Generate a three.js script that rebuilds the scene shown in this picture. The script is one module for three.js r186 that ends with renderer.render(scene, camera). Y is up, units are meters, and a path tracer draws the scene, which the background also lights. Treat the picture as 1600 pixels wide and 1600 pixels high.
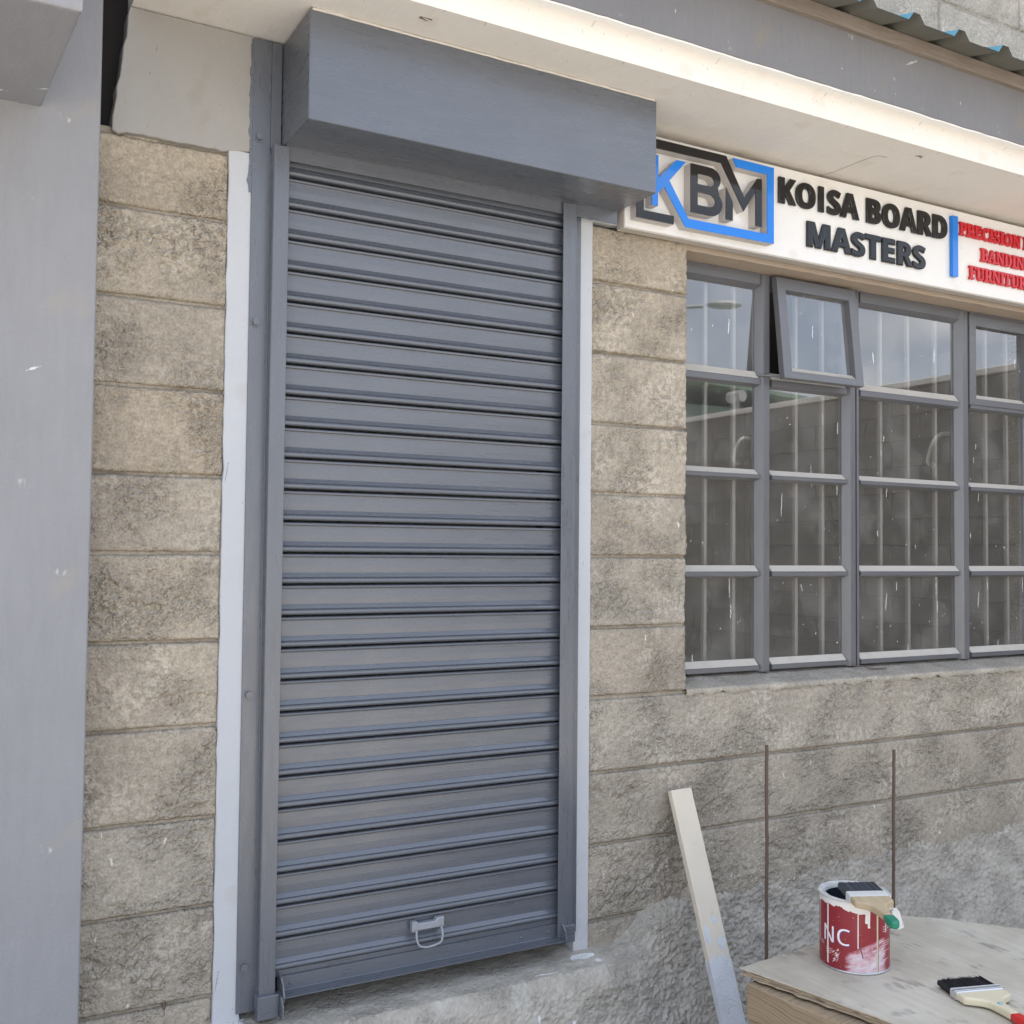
import * as THREE from 'three';
import { RoundedBoxGeometry } from 'three/addons/geometries/RoundedBoxGeometry.js';
import { mergeGeometries, mergeVertices } from 'three/addons/utils/BufferGeometryUtils.js';
import { FontLoader } from 'three/addons/loaders/FontLoader.js';

// ---------------------------------------------------------------- camera, sky, sun, exposure
const scene = new THREE.Scene();
const camera = new THREE.PerspectiveCamera(51.79, 1, 0.05, 600);
camera.position.set(0, 1.5, 2.75);
{
  const r = new THREE.Vector3(0.87255182, 0.00967406, 0.48842577), u = new THREE.Vector3(-0.026496, 0.99926944, 0.02754184), f = new THREE.Vector3(0.4878025, 0.03697301, -0.87217069);
  camera.quaternion.setFromRotationMatrix(new THREE.Matrix4().makeBasis(r, u, f.negate()));
}
const renderer = new THREE.WebGLRenderer({ antialias: true });
renderer.toneMapping = THREE.LinearToneMapping;
renderer.toneMappingExposure = 2.75;
renderer.shadowMap.enabled = true;

// seeded noise
let seed = 20240611;
const rnd = () => { seed = (seed + 0x6D2B79F5) | 0; let t = Math.imul(seed ^ (seed >>> 15), 1 | seed); t = (t + Math.imul(t ^ (t >>> 7), 61 | t)) ^ t; return ((t ^ (t >>> 14)) >>> 0) / 4294967296; };
const R = (a, b) => a + (b - a) * rnd();
const PERM = new Uint8Array(512); { const p = [...Array(256).keys()]; for (let i = 255; i > 0; i--) { const j = Math.floor(rnd() * (i + 1)); [p[i], p[j]] = [p[j], p[i]]; } for (let i = 0; i < 512; i++) PERM[i] = p[i & 255]; }
const GX = new Float32Array(256), GY = new Float32Array(256); for (let i = 0; i < 256; i++) { const a = i / 256 * Math.PI * 2; GX[i] = Math.cos(a); GY[i] = Math.sin(a); }
// gradient noise; px, py are the periods in lattice cells (0: none)
function noise(x, y, px = 0, py = 0, s = 0) {
  let xi = Math.floor(x), yi = Math.floor(y); const fx = x - xi, fy = y - yi;
  let x1 = xi + 1, y1 = yi + 1;
  if (px) { xi = ((xi % px) + px) % px; x1 = ((x1 % px) + px) % px; }
  if (py) { yi = ((yi % py) + py) % py; y1 = ((y1 % py) + py) % py; }
  const ha = PERM[(xi + s) & 255], hb = PERM[(x1 + s) & 255]; yi &= 255; y1 &= 255;
  const u = fx * fx * fx * (fx * (fx * 6 - 15) + 10), v = fy * fy * fy * (fy * (fy * 6 - 15) + 10);
  const a = PERM[ha + yi], b = PERM[hb + yi], c = PERM[ha + y1], d = PERM[hb + y1];
  const n00 = GX[a] * fx + GY[a] * fy, n10 = GX[b] * (fx - 1) + GY[b] * fy, n01 = GX[c] * fx + GY[c] * (fy - 1), n11 = GX[d] * (fx - 1) + GY[d] * (fy - 1);
  return 1.5 * (n00 + u * (n10 - n00) + v * (n01 - n00 + u * (n00 - n10 - n01 + n11)));
}
function fbm(x, y, oct, px = 0, py = 0, s = 0, gain = 0.5) {
  let a = 1, t = 0, n = 0;
  for (let o = 0; o < oct; o++) { t += a * noise(x, y, px, py, s + o * 17); n += a; a *= gain; x *= 2; y *= 2; px *= 2; py *= 2; }
  return t / n;
}
const clamp = (v, a = 0, b = 1) => Math.min(b, Math.max(a, v));
const sstep = (a, b, v) => { const t = clamp((v - a) / (b - a)); return t * t * (3 - 2 * t); };
const mixv = (a, b, t) => a + (b - a) * t;
const mix3 = (a, b, t) => [mixv(a[0], b[0], t), mixv(a[1], b[1], t), mixv(a[2], b[2], t)];

// sky: pale blue air with scattered white cloud
const SKY_GAIN = 0.62, SUN = new THREE.Vector3(0.16, 0.94, -0.33).normalize().toArray();
{
  const W = 1024, H = 512, d = new Float32Array(W * H * 4);
  for (let j = 0; j < H; j++) {
    const el = (j + 0.5) / H * Math.PI - Math.PI / 2, up = Math.max(0, Math.sin(el));
    for (let i = 0; i < W; i++) {
      const az = (i + 0.5) / W * Math.PI * 2;
      const k = Math.pow(1 - up, 3.2);
      let c = [mixv(0.50, 0.88, k), mixv(0.63, 0.93, k), mixv(0.86, 1.0, k)];
      const q = 1 / (up + 0.22), X = Math.cos(az) * Math.cos(el) * q, Y = Math.sin(az) * Math.cos(el) * q;
      const n = fbm(X * 1.4 + 3.1, Y * 1.4 + 7.7, 6, 0, 0, 5);
      const cl = sstep(-0.06, 0.34, n) * 0.85;
      c = mix3(c, [1.30, 1.30, 1.30], cl);
      const dot = (Math.cos(el) * Math.cos(az - Math.PI) * SUN[0] + Math.sin(el) * SUN[1] + Math.cos(el) * Math.sin(az - Math.PI) * SUN[2]); // haze brightens towards the sun
      const glow = 1.5 * Math.exp((Math.max(dot, -1) - 1) / 0.12); c = [c[0] + glow, c[1] + glow * 0.98, c[2] + glow * 0.93];
      const o = (j * W + i) * 4; d[o] = c[0] * SKY_GAIN; d[o + 1] = c[1] * SKY_GAIN; d[o + 2] = c[2] * SKY_GAIN; d[o + 3] = 1;
    }
  }
  const t = new THREE.DataTexture(d, W, H, THREE.RGBAFormat, THREE.FloatType);
  t.mapping = THREE.EquirectangularReflectionMapping; t.magFilter = t.minFilter = THREE.LinearFilter; t.wrapS = THREE.RepeatWrapping; t.needsUpdate = true;
  scene.background = t; scene.environment = t;
}
// sun high behind the building, slightly from the right
const sun = new THREE.DirectionalLight(new THREE.Color(1.0, 0.93, 0.82), 4.2);
sun.position.set(2 + 30 * SUN[0], 30 * SUN[1], 2 + 30 * SUN[2]); sun.target.position.set(2, 0, 2);
sun.castShadow = true; sun.shadow.mapSize.set(4096, 4096); sun.shadow.radius = 1.5;
Object.assign(sun.shadow.camera, { left: -20, right: 20, top: 20, bottom: -20, near: 1, far: 80 });
sun.name = 'sun'; scene.add(sun, sun.target);

// ---------------------------------------------------------------- helpers
const used = new Map();
function numbered(name) { const n = used.get(name) || 0; used.set(name, n + 1); return n ? name + '_' + String(n).padStart(3, '0') : name; }
function shade(o) { o.castShadow = true; o.receiveShadow = true; return o; }
function part(name, geo, mat, parent) { const m = shade(new THREE.Mesh(geo, mat)); m.name = name; parent.add(m); return m; }
function thing(name, label, category, group, pos = [0, 0, 0]) {
  const g = new THREE.Group(); g.name = numbered(name); g.position.set(...pos); g.userData = { label, category };
  if (group) g.userData.group = group;
  scene.add(g); return g;
}
function single(name, geo, mat, label, category, group) {
  const m = part(numbered(name), geo, mat, scene); m.userData = { label, category }; if (group) m.userData.group = group; return m;
}
function structure(name, geo, mat) { const m = part(numbered(name), geo, mat, scene); m.userData = { kind: 'structure', label: name.replace(/_/g, ' ') }; return m; }
// uv in metres from positions, by the way each face points; turned: swap u and v
function metreUV(geo, turned = false, ox = 0, oy = 0) {
  const g = geo.index ? geo.toNonIndexed() : geo, p = g.attributes.position, uv = new Float32Array(p.count * 2);
  const a = new THREE.Vector3(), b = new THREE.Vector3(), c = new THREE.Vector3(), n = new THREE.Vector3();
  for (let i = 0; i < p.count; i += 3) {
    a.fromBufferAttribute(p, i); b.fromBufferAttribute(p, i + 1); c.fromBufferAttribute(p, i + 2);
    n.subVectors(b, a).cross(c.clone().sub(a)); const ax = Math.abs(n.x), ay = Math.abs(n.y), az = Math.abs(n.z);
    [a, b, c].forEach((v, k) => {
      let s, t; if (az >= ax && az >= ay) { s = v.x; t = v.y; } else if (ax >= ay) { s = v.z; t = v.y; } else { s = v.x; t = v.z; }
      uv[(i + k) * 2] = (turned ? t : s) + ox; uv[(i + k) * 2 + 1] = (turned ? s : t) + oy;
    });
  }
  g.setAttribute('uv', new THREE.BufferAttribute(uv, 2)); return g;
}
// box by its corners, edges rounded by r
function bx(x0, x1, y0, y1, z0, z1, r = 0.002, turned = false) {
  const w = x1 - x0, h = y1 - y0, d = z1 - z0; r = Math.min(r, w / 2.1, h / 2.1, d / 2.1);
  const g = r > 0 ? new RoundedBoxGeometry(w, h, d, 2, r) : new THREE.BoxGeometry(w, h, d);
  g.translate((x0 + x1) / 2, (y0 + y1) / 2, (z0 + z1) / 2); return metreUV(g, turned);
}
function extrudeX(profile, x0, x1, turned = false) { // profile: [z, y] points, counter-clockwise seen from +x looking at -x; swept along x
  const s = new THREE.Shape(profile.map(([z, y]) => new THREE.Vector2(-z, y)));
  const g = new THREE.ExtrudeGeometry(s, { depth: x1 - x0, bevelEnabled: false, steps: 1 });
  g.rotateY(Math.PI / 2); g.translate(x0, 0, 0); return metreUV(g, turned);
}
function extrudeY(profile, y0, y1, turned = true) { // profile: [x, z] points; swept up
  const s = new THREE.Shape(profile.map(([x, z]) => new THREE.Vector2(x, -z)));
  const g = new THREE.ExtrudeGeometry(s, { depth: y1 - y0, bevelEnabled: false, steps: 1 });
  g.rotateX(-Math.PI / 2); g.translate(0, y0, 0); return metreUV(g, turned);
}
function plate(pts, z0, z1, bevel = 0, holes = []) { // pts: [x, y]
  const s = new THREE.Shape(pts.map(([x, y]) => new THREE.Vector2(x, y)));
  for (const h of holes) s.holes.push(new THREE.Path(h.map(([x, y]) => new THREE.Vector2(x, y))));
  const g = new THREE.ExtrudeGeometry(s, { depth: z1 - z0 - 2 * bevel, bevelEnabled: bevel > 0, bevelSize: bevel, bevelThickness: bevel, bevelOffset: -bevel, bevelSegments: 1, steps: 1 });
  g.translate(0, 0, z0 + bevel); return metreUV(g);
}
function tube(pts, r, seg = 8, n = 0) { const c = new THREE.CatmullRomCurve3(pts.map((p) => new THREE.Vector3(...p)), false, 'catmullrom', 0.5); return new THREE.TubeGeometry(c, n || pts.length * 4, r, seg, false); }

// ---------------------------------------------------------------- textures
function tex(W, H, f, srgb, repeat) { // f(i, j, u, v) -> [r, g, b] or number, linear 0..1
  const d = new Uint8Array(W * H * 4);
  const enc = srgb ? (v) => (v <= 0.0031308 ? v * 12.92 : 1.055 * Math.pow(v, 1 / 2.4) - 0.055) : (v) => v;
  for (let j = 0; j < H; j++) for (let i = 0; i < W; i++) {
    const c = f(i, j, i / W, j / H), o = (j * W + i) * 4;
    if (typeof c === 'number') d[o] = d[o + 1] = d[o + 2] = 255 * clamp(enc(clamp(c)));
    else for (let k = 0; k < 3; k++) d[o + k] = 255 * clamp(enc(clamp(c[k])));
    d[o + 3] = 255;
  }
  const t = new THREE.DataTexture(d, W, H, THREE.RGBAFormat); t.wrapS = t.wrapT = THREE.RepeatWrapping; t.magFilter = THREE.LinearFilter; t.minFilter = THREE.LinearFilter;
  if (srgb) t.colorSpace = THREE.SRGBColorSpace;
  if (repeat) t.repeat.set(1 / repeat, 1 / repeat);
  t.needsUpdate = true; return t;
}
function again(t, size) { const c = t.clone(); c.repeat.set(1 / size, 1 / size); c.needsUpdate = true; return c; }
const terrace = (v, n) => { const q = v * n, f = Math.floor(q); return (f + sstep(0.62, 0.98, q - f)) / n; };
// white paint flecks for colour maps: list of [u, v, length, width, lean]
function fleckMask(W, H, list) {
  const m = new Float32Array(W * H);
  for (const [u, v, len, wid, lean] of list) {
    const n = Math.ceil(len * H) + 1;
    for (let k = 0; k <= n; k++) {
      const t = k / n, cx = (u + lean * (t - 0.5)) * W + 2 * noise(k * 0.15, u * 99), cy = (v + len * (t - 0.5)) * H, w = wid * W * (0.55 + 0.45 * Math.sin(t * 3.1)) * (1 + 0.6 * noise(k * 0.3, v * 77));
      for (let y = Math.floor(cy - w); y <= cy + w; y++) for (let x = Math.floor(cx - w); x <= cx + w; x++) {
        const r = Math.hypot(x - cx, y - cy); if (r <= w) m[((y % H + H) % H) * W + ((x % W + W) % W)] = 1;
      }
    }
  }
  return m;
}
const ST = 2.2; // metres covered by the stone maps
function coarse(f, N = 512) { // a field sampled on N x N points and read back smoothly
  const a = new Float32Array(N * N); for (let j = 0; j < N; j++) for (let i = 0; i < N; i++) a[j * N + i] = f(i / N, j / N);
  return (u, v) => { const x = u * N, y = v * N, i = Math.floor(x), j = Math.floor(y), p = x - i, q = y - j, i0 = i % N, i1 = (i + 1) % N, j0 = (j % N) * N, j1 = ((j + 1) % N) * N; return (a[j0 + i0] * (1 - p) + a[j0 + i1] * p) * (1 - q) + (a[j1 + i0] * (1 - p) + a[j1 + i1] * p) * q; };
}
const sfX = coarse((u, v) => 0.006 * fbm(u * 24, v * 24, 2, 24, 24, 3), 256), sfY = coarse((u, v) => 0.006 * fbm(u * 24, v * 24, 2, 24, 24, 9), 256), sfM = coarse((u, v) => fbm(u * 12, v * 12, 3, 12, 12, 21), 256);
function stoneFields(u, v) {
  const wx = sfX(u, v), wy = sfY(u, v), mask = sstep(-0.22, 0.3, sfM(u, v));
  const raw = 0.5 + 1.15 * fbm((u + 0.4 * wx) * 78, (v + 0.4 * wy) * 78, 5, 78, 78, 33, 0.78), chips = clamp(mixv(raw, terrace(raw, 6), 0.45) - 0.30 * sstep(0.30, 0.52, noise(u * 210, v * 210, 210, 210, 37)));
  const fine = fbm(u * 340, v * 340, 2, 340, 340, 41);
  return [mask, chips, fine];
}
const SM = new Float32Array(2048 * 2048), SC = new Float32Array(2048 * 2048), SF = new Float32Array(2048 * 2048);
for (let j = 0, o = 0; j < 2048; j++) for (let i = 0; i < 2048; i++, o++) { const q = stoneFields(i / 2048, j / 2048); SM[o] = q[0]; SC[o] = q[1]; SF[o] = q[2]; }
const stoneBump = tex(2048, 2048, (i, j) => { const o = j * 2048 + i, m = SM[o]; return 0.5 + 0.62 * (SC[o] - 0.5) * (0.2 + 0.8 * m) + 0.16 * SF[o] * (0.45 + m); }, false, ST);
const stoneFlecks = fleckMask(2048, 2048, Array.from({ length: 46 }, () => [rnd(), rnd(), R(0.001, 0.011), R(0.0006, 0.0017), R(-0.002, 0.002)]));
const stA = coarse((u, v) => fbm(u * 9, v * 9, 4, 9, 9, 51)), stB = coarse((u, v) => fbm(u * 14, v * 14, 4, 14, 14, 61)), stC = coarse((u, v) => fbm(u * 11, v * 11, 5, 11, 11, 71)), stD = coarse((u, v) => fbm(u * 120, v * 120, 2, 120, 120, 81), 1024);
const stoneColor = tex(2048, 2048, (i, j, u, v) => {
  const o = j * 2048 + i, f = SF[o];
  let col = mix3([0.36, 0.328, 0.283], [0.435, 0.394, 0.338], sstep(-0.5, 0.5, stA(u, v)));
  const grey = sstep(0.05, 0.45, stB(u, v)); col = mix3(col, [0.26, 0.24, 0.21], grey * 0.3);
  const pale = sstep(0.04, 0.36, stC(u, v)) * sstep(-0.25, 0.2, stD(u, v) + 0.25 * f); col = mix3(col, [0.57, 0.53, 0.475], pale * 0.42);
  
  const k = 1 + 0.30 * f + 0.24 * stD(u, v); col = col.map((x) => x * k);
  if (stoneFlecks[j * 2048 + i]) col = [0.74, 0.72, 0.68];
  return col;
}, true, ST);
// brushed enamel: long faint streaks along u
const enamelBump = tex(1024, 1024, (i, j, u, v) => 0.5 + 0.22 * fbm(u * 8, v * 160, 3, 8, 160, 91) + 0.18 * fbm(u * 26, v * 26, 3, 26, 26, 95) * sstep(0.1, 0.5, fbm(u * 5, v * 5, 2, 5, 5, 97)) + 0.05 * noise(u * 300, v * 300, 300, 300, 99), false, 0.6);
const enamelFlecks = fleckMask(1024, 1024, Array.from({ length: 7 }, () => [rnd(), rnd(), R(0.001, 0.006), R(0.0012, 0.0022), R(-0.01, 0.01)]));
const enamelColor = tex(1024, 1024, (i, j, u, v) => { const k = 0.92 + 0.07 * fbm(u * 6, v * 40, 4, 6, 40, 101) + 0.08 * fbm(u * 5, v * 5, 4, 5, 5, 103); return enamelFlecks[j * 1024 + i] ? [1, 1, 0.98] : [k, k, k]; }, true, 0.9);
const enamelRough = tex(512, 512, (i, j, u, v) => 0.62 + 0.3 * fbm(u * 6, v * 50, 4, 6, 50, 111), false, 0.7);
// trowelled plaster under emulsion paint
const plasterBump = tex(1024, 1024, (i, j, u, v) => 0.5 + 0.28 * fbm(u * 5, v * 5, 5, 5, 5, 121) + 0.12 * fbm(u * 60, v * 20, 3, 60, 20, 127) + 0.06 * fbm(u * 200, v * 200, 2, 200, 200, 131), false, 1.1);
const plasterFlecks = fleckMask(1024, 1024, Array.from({ length: 24 }, (_, k) => k < 6 ? [rnd(), rnd(), R(0.006, 0.02), R(0.0012, 0.003), R(-0.06, 0.06)] : [rnd(), rnd(), R(0.001, 0.006), R(0.0008, 0.0018), R(-0.006, 0.006)]));
const plasterColor = tex(1024, 1024, (i, j, u, v) => {
  const k = 0.95 + 0.07 * fbm(u * 4, v * 4, 5, 4, 4, 141) + 0.03 * fbm(u * 90, v * 90, 2, 90, 90, 143);
  let c = [k, k, k]; const st = sstep(0.3, 0.52, fbm(u * 7, v * 7, 4, 7, 7, 147)); c = mix3(c, [0.86, 0.80, 0.72], st * 0.35);
  return plasterFlecks[j * 1024 + i] ? [1.0, 1.0, 1.0] : c;
}, true, 1.6);
const whiteColor = tex(1024, 1024, (i, j, u, v) => {
  const k = 0.97 + 0.05 * fbm(u * 4, v * 4, 4, 4, 4, 151); let c = [k, k, k];
  const st = sstep(0.28, 0.5, fbm(u * 10, v * 10, 5, 10, 10, 153)); c = mix3(c, [0.80, 0.74, 0.65], st * 0.3);
  if (plasterFlecks[((i * 3) % 1024) * 1024 + j] && (i + j) % 5) c = [0.45, 0.45, 0.48]; return c;
}, true, 1.3);
const pillarColor = tex(1024, 1024, (i, j, u, v) => {
  const k = 1 + 0.10 * fbm(u * 4, v * 4, 5, 4, 4, 141) + 0.05 * fbm(u * 90, v * 14, 3, 90, 14, 143);
  let c = [0.275 * k, 0.276 * k, 0.293 * k]; c = mix3(c, [0.34, 0.30, 0.255], 0.5 * sstep(0.28, 0.5, fbm(u * 7, v * 7, 4, 7, 7, 147)));
  const scuff = sstep(0.42, 0.6, fbm(u * 10 + 3, v * 16, 4, 10, 16, 149)) * sstep(0, 0.4, fbm(u * 200, v * 60, 2, 200, 60, 151)); c = mix3(c, [0.60, 0.60, 0.61], scuff * 0.8);
  return plasterFlecks[j * 1024 + i] ? [0.66, 0.66, 0.66] : c;
}, true, 1.7);
// wood: grain along u
const woodColor = tex(640, 640, (i, j, u, v) => {
  const w = 0.04 * fbm(u * 3, v * 3, 3, 3, 3, 161), g = fbm(u * 2, (v + w) * 46, 4, 2, 46, 163), p = fbm(u * 6, v * 6, 4, 6, 6, 167);
  const k = 0.86 + 0.2 * g + 0.14 * p; return [k, k * 0.985, k * 0.96];
}, true, 0.8);
const woodBump = tex(640, 640, (i, j, u, v) => { const w = 0.04 * fbm(u * 3, v * 3, 3, 3, 3, 161); return 0.5 + 0.35 * fbm(u * 4, (v + w) * 90, 4, 4, 90, 171); }, false, 0.8);
const plyColor = tex(640, 640, (i, j, u, v) => {
  const n = fbm(u * 5, v * 5, 5, 5, 5, 181), g = fbm(u * 50, v * 6, 3, 50, 6, 183);
  let c = mix3([0.47, 0.42, 0.345], [0.56, 0.51, 0.43], sstep(-0.4, 0.4, n)); c = c.map((x) => x * (1 + 0.12 * g));
  const dirt = sstep(0.10, 0.42, fbm(u * 9, v * 3.0 * 3, 5, 9, 9, 187)) * sstep(-0.1, 0.3, fbm(u * 44, v * 14, 3, 44, 14, 189)); c = mix3(c, [0.17, 0.165, 0.16], dirt * 0.55);
  const dust = sstep(0.1, 0.5, fbm(u * 12, v * 12, 4, 12, 12, 191)); c = mix3(c, [0.58, 0.54, 0.475], dust * 0.4);
  return c;
}, true, 0.9);
// paint on plank end, etc.
const rustColor = tex(256, 256, (i, j, u, v) => mix3([0.085, 0.062, 0.052], [0.18, 0.125, 0.095], sstep(-0.4, 0.4, fbm(u * 8, v * 30, 4, 8, 30, 201))), true, 0.3);
// dirt, specks and dribbles on window glass: transmission map and the colour of what lies on the glass
const dribbles = fleckMask(1024, 1024, [
  ...Array.from({ length: 40 }, () => [rnd(), rnd(), R(0.012, 0.06), R(0.0007, 0.0014), R(-0.003, 0.003)]),
  ...Array.from({ length: 120 }, () => [rnd(), rnd(), R(0.001, 0.004), R(0.0006, 0.0013), 0])]);
const glassSpray = new Float32Array(1024 * 1024); for (let k = 0; k < 5200; k++) { const v = 0.72 + 0.028 * (rnd() + rnd() + rnd() - 1.5), u = rnd(); if (noise(u * 9, 0.5, 9, 0, 7) > -0.25) glassSpray[Math.floor(v * 1024) * 1024 + Math.floor(u * 1024)] = 1; }
const glassThrough = tex(1024, 1024, (i, j, u, v) => {
  if (dribbles[j * 1024 + i] || glassSpray[j * 1024 + i]) return 0.15;
  const film = 0.05 + 0.08 * sstep(-0.2, 0.5, fbm(u * 6, v * 6, 5, 6, 6, 211)) + 0.03 * fbm(u * 140, v * 30, 2, 140, 30, 213); return 1 - film;
}, false, 1.45);
const groundColor = tex(512, 512, (i, j, u, v) => { const n = fbm(u * 5, v * 5, 6, 5, 5, 221), f = fbm(u * 120, v * 120, 2, 120, 120, 223); const c = mix3([0.38, 0.35, 0.305], [0.48, 0.45, 0.405], sstep(-0.4, 0.4, n)); return c.map((x) => x * (1 + 0.25 * f)); }, true, 3);
const groundBump = tex(512, 512, (i, j, u, v) => 0.5 + 0.3 * fbm(u * 40, v * 40, 4, 40, 40, 225), false, 3);

// ---------------------------------------------------------------- materials
const C = (r, g, b) => new THREE.Color().setRGB(r, g, b);
const std = (o) => new THREE.MeshStandardMaterial(o), phys = (o) => new THREE.MeshPhysicalMaterial(o);
const stoneTints = [C(0.93, 0.87, 0.79), C(0.97, 0.925, 0.86), C(0.91, 0.875, 0.83), C(1.0, 0.965, 0.91), C(0.90, 0.875, 0.84), C(0.96, 0.94, 0.91)];
const stoneMats = stoneTints.map((color) => std({ color, map: stoneColor, bumpMap: stoneBump, bumpScale: 0.014, roughness: 0.95 }));
const M = {
  mortar: std({ color: C(0.85, 0.82, 0.78), map: again(stoneColor, 1.3), bumpMap: again(stoneBump, 1.3), bumpScale: 0.003, roughness: 0.95 }),
  gapBlack: std({ color: C(0.02, 0.018, 0.017), roughness: 0.95 }),  // near-black colour of the block that fills the gap beside the pillar
  enamel: phys({ color: C(0.118, 0.129, 0.155), map: enamelColor, bumpMap: enamelBump, bumpScale: 0.00016, roughness: 0.50, roughnessMap: enamelRough, ior: 1.75 }),
  frame: phys({ color: C(0.125, 0.128, 0.142), map: enamelColor, bumpMap: enamelBump, bumpScale: 0.00016, roughness: 0.6, roughnessMap: enamelRough, ior: 1.8 }),
  dust: std({ color: C(0.56, 0.52, 0.47), map: again(plasterColor, 0.4), bumpMap: again(plasterBump, 0.3), bumpScale: 0.002, roughness: 0.95 }),
  sill: std({ color: C(1, 0.99, 0.98), map: again(stoneColor, 1.1), bumpMap: again(stoneBump, 1.1), bumpScale: 0.005, roughness: 0.95 }),
  pillar: std({ color: C(1, 1, 1), map: pillarColor, bumpMap: plasterBump, bumpScale: 0.006, roughness: 0.62 }),
  grey: std({ color: C(0.70, 0.68, 0.66), map: again(pillarColor, 1.2), bumpMap: plasterBump, bumpScale: 0.006, roughness: 0.7 }),
  cream: std({ color: C(0.81, 0.77, 0.72), map: whiteColor, bumpMap: plasterBump, bumpScale: 0.006, roughness: 0.75 }),
  white: std({ color: C(0.52, 0.535, 0.565), map: whiteColor, bumpMap: plasterBump, bumpScale: 0.005, roughness: 0.7 }),
  lip: std({ color: C(0.86, 0.85, 0.83), bumpMap: plasterBump, bumpScale: 0.004, roughness: 0.8 }),
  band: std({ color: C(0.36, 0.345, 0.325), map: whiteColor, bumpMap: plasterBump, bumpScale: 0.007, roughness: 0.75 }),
  lintel: std({ color: C(0.42, 0.34, 0.27), map: plasterColor, bumpMap: again(stoneBump, 1.5), bumpScale: 0.004, roughness: 0.9 }),
  board: std({ color: C(0.27, 0.23, 0.20), map: woodColor, bumpMap: woodBump, bumpScale: 0.002, roughness: 0.75 }),
  teal: std({ color: C(0.10, 0.33, 0.45), roughness: 0.45, map: plasterColor }),
  olive: std({ color: C(0.17, 0.165, 0.14), roughness: 0.55, map: plasterColor }),
  signWhite: phys({ color: C(0.82, 0.805, 0.785), roughness: 0.35, clearcoat: 0.5, clearcoatRoughness: 0.06, map: whiteColor }),
  signSide: std({ color: C(0.52, 0.48, 0.44), roughness: 0.6, map: plasterColor }),
  acrylicBlack: phys({ color: C(0.010, 0.009, 0.009), roughness: 0.08, ior: 1.5 }),
  acrylicBlue: phys({ color: C(0.012, 0.20, 0.72), roughness: 0.08, ior: 1.5 }),
  acrylicRed: phys({ color: C(0.55, 0.012, 0.022), roughness: 0.2, ior: 1.5 }),
  letterSide: std({ color: C(0.50, 0.47, 0.45), roughness: 0.5 }),
  glass: phys({ color: C(0.82, 0.81, 0.79), transmission: 1, transmissionMap: glassThrough, thickness: 0, roughness: 0.015, ior: 2.6 }),
  bar: std({ color: C(0.36, 0.355, 0.35), roughness: 0.6 }),
  room: std({ color: C(0.30, 0.29, 0.275), roughness: 0.9 }),
  rust: std({ color: C(1, 1, 1), map: rustColor, roughness: 0.9 }),
  plank: std({ color: C(0.74, 0.66, 0.55), map: again(plasterColor, 0.5), bumpMap: woodBump, bumpScale: 0.0015, roughness: 0.8 }),
  plankPaint: std({ color: C(0.66, 0.68, 0.72), map: whiteColor, bumpMap: again(stoneBump, 0.8), bumpScale: 0.003, roughness: 0.6 }),
  timber: std({ color: C(0.37, 0.28, 0.19), map: woodColor, bumpMap: woodBump, bumpScale: 0.009, roughness: 0.9 }),
  ply: std({ color: C(1, 1, 1), map: plyColor, bumpMap: again(stoneBump, 1.2), bumpScale: 0.0016, roughness: 0.9 }),
  plyEdge: std({ color: C(0.44, 0.36, 0.27), map: woodColor, bumpMap: woodBump, bumpScale: 0.003, roughness: 0.9 }),
  rock: std({ color: C(0.55, 0.52, 0.5), map: again(stoneColor, 0.9), bumpMap: again(stoneBump, 0.9), bumpScale: 0.004, roughness: 0.95 }),
  ground: std({ color: C(1, 1, 1), map: groundColor, bumpMap: groundBump, bumpScale: 0.02, roughness: 0.95 }),
  tin: std({ color: C(0.62, 0.62, 0.62), metalness: 0.85, roughness: 0.38 }),
  tinPaint: std({ color: C(0.80, 0.79, 0.77), roughness: 0.5, bumpMap: again(stoneBump, 0.5), bumpScale: 0.002 }),
  wetPaint: phys({ color: C(0.018, 0.022, 0.032), roughness: 0.18 }),
  bristleBlack: std({ color: C(0.014, 0.014, 0.018), roughness: 0.75 }),
  bristlePaint: std({ color: C(0.045, 0.052, 0.065), roughness: 0.45 }),
  ferrule: std({ color: C(0.66, 0.66, 0.68), metalness: 0.9, roughness: 0.32 }),
  handleCream: phys({ color: C(0.72, 0.64, 0.46), roughness: 0.35, clearcoat: 0.3 }),
  handleTan: std({ color: C(0.56, 0.44, 0.29), roughness: 0.55, map: woodColor }),
  redPaint: phys({ color: C(0.60, 0.02, 0.02), roughness: 0.3 }),
  greenPaint: phys({ color: C(0.015, 0.22, 0.13), roughness: 0.35 }),
  bluePrint: std({ color: C(0.10, 0.42, 0.60), roughness: 0.5 }),
  greenWall: std({ color: C(0.16, 0.24, 0.20), roughness: 0.7 }),
  coping: std({ color: C(0.62, 0.60, 0.56), roughness: 0.9 }),
  lampGrey: std({ color: C(0.30, 0.31, 0.32), roughness: 0.5 }),
};

// ---------------------------------------------------------------- ground
{
  const g = new THREE.PlaneGeometry(240, 240, 1, 1); g.rotateX(-Math.PI / 2); structure('ground', metreUV(g), M.ground);
}

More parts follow.
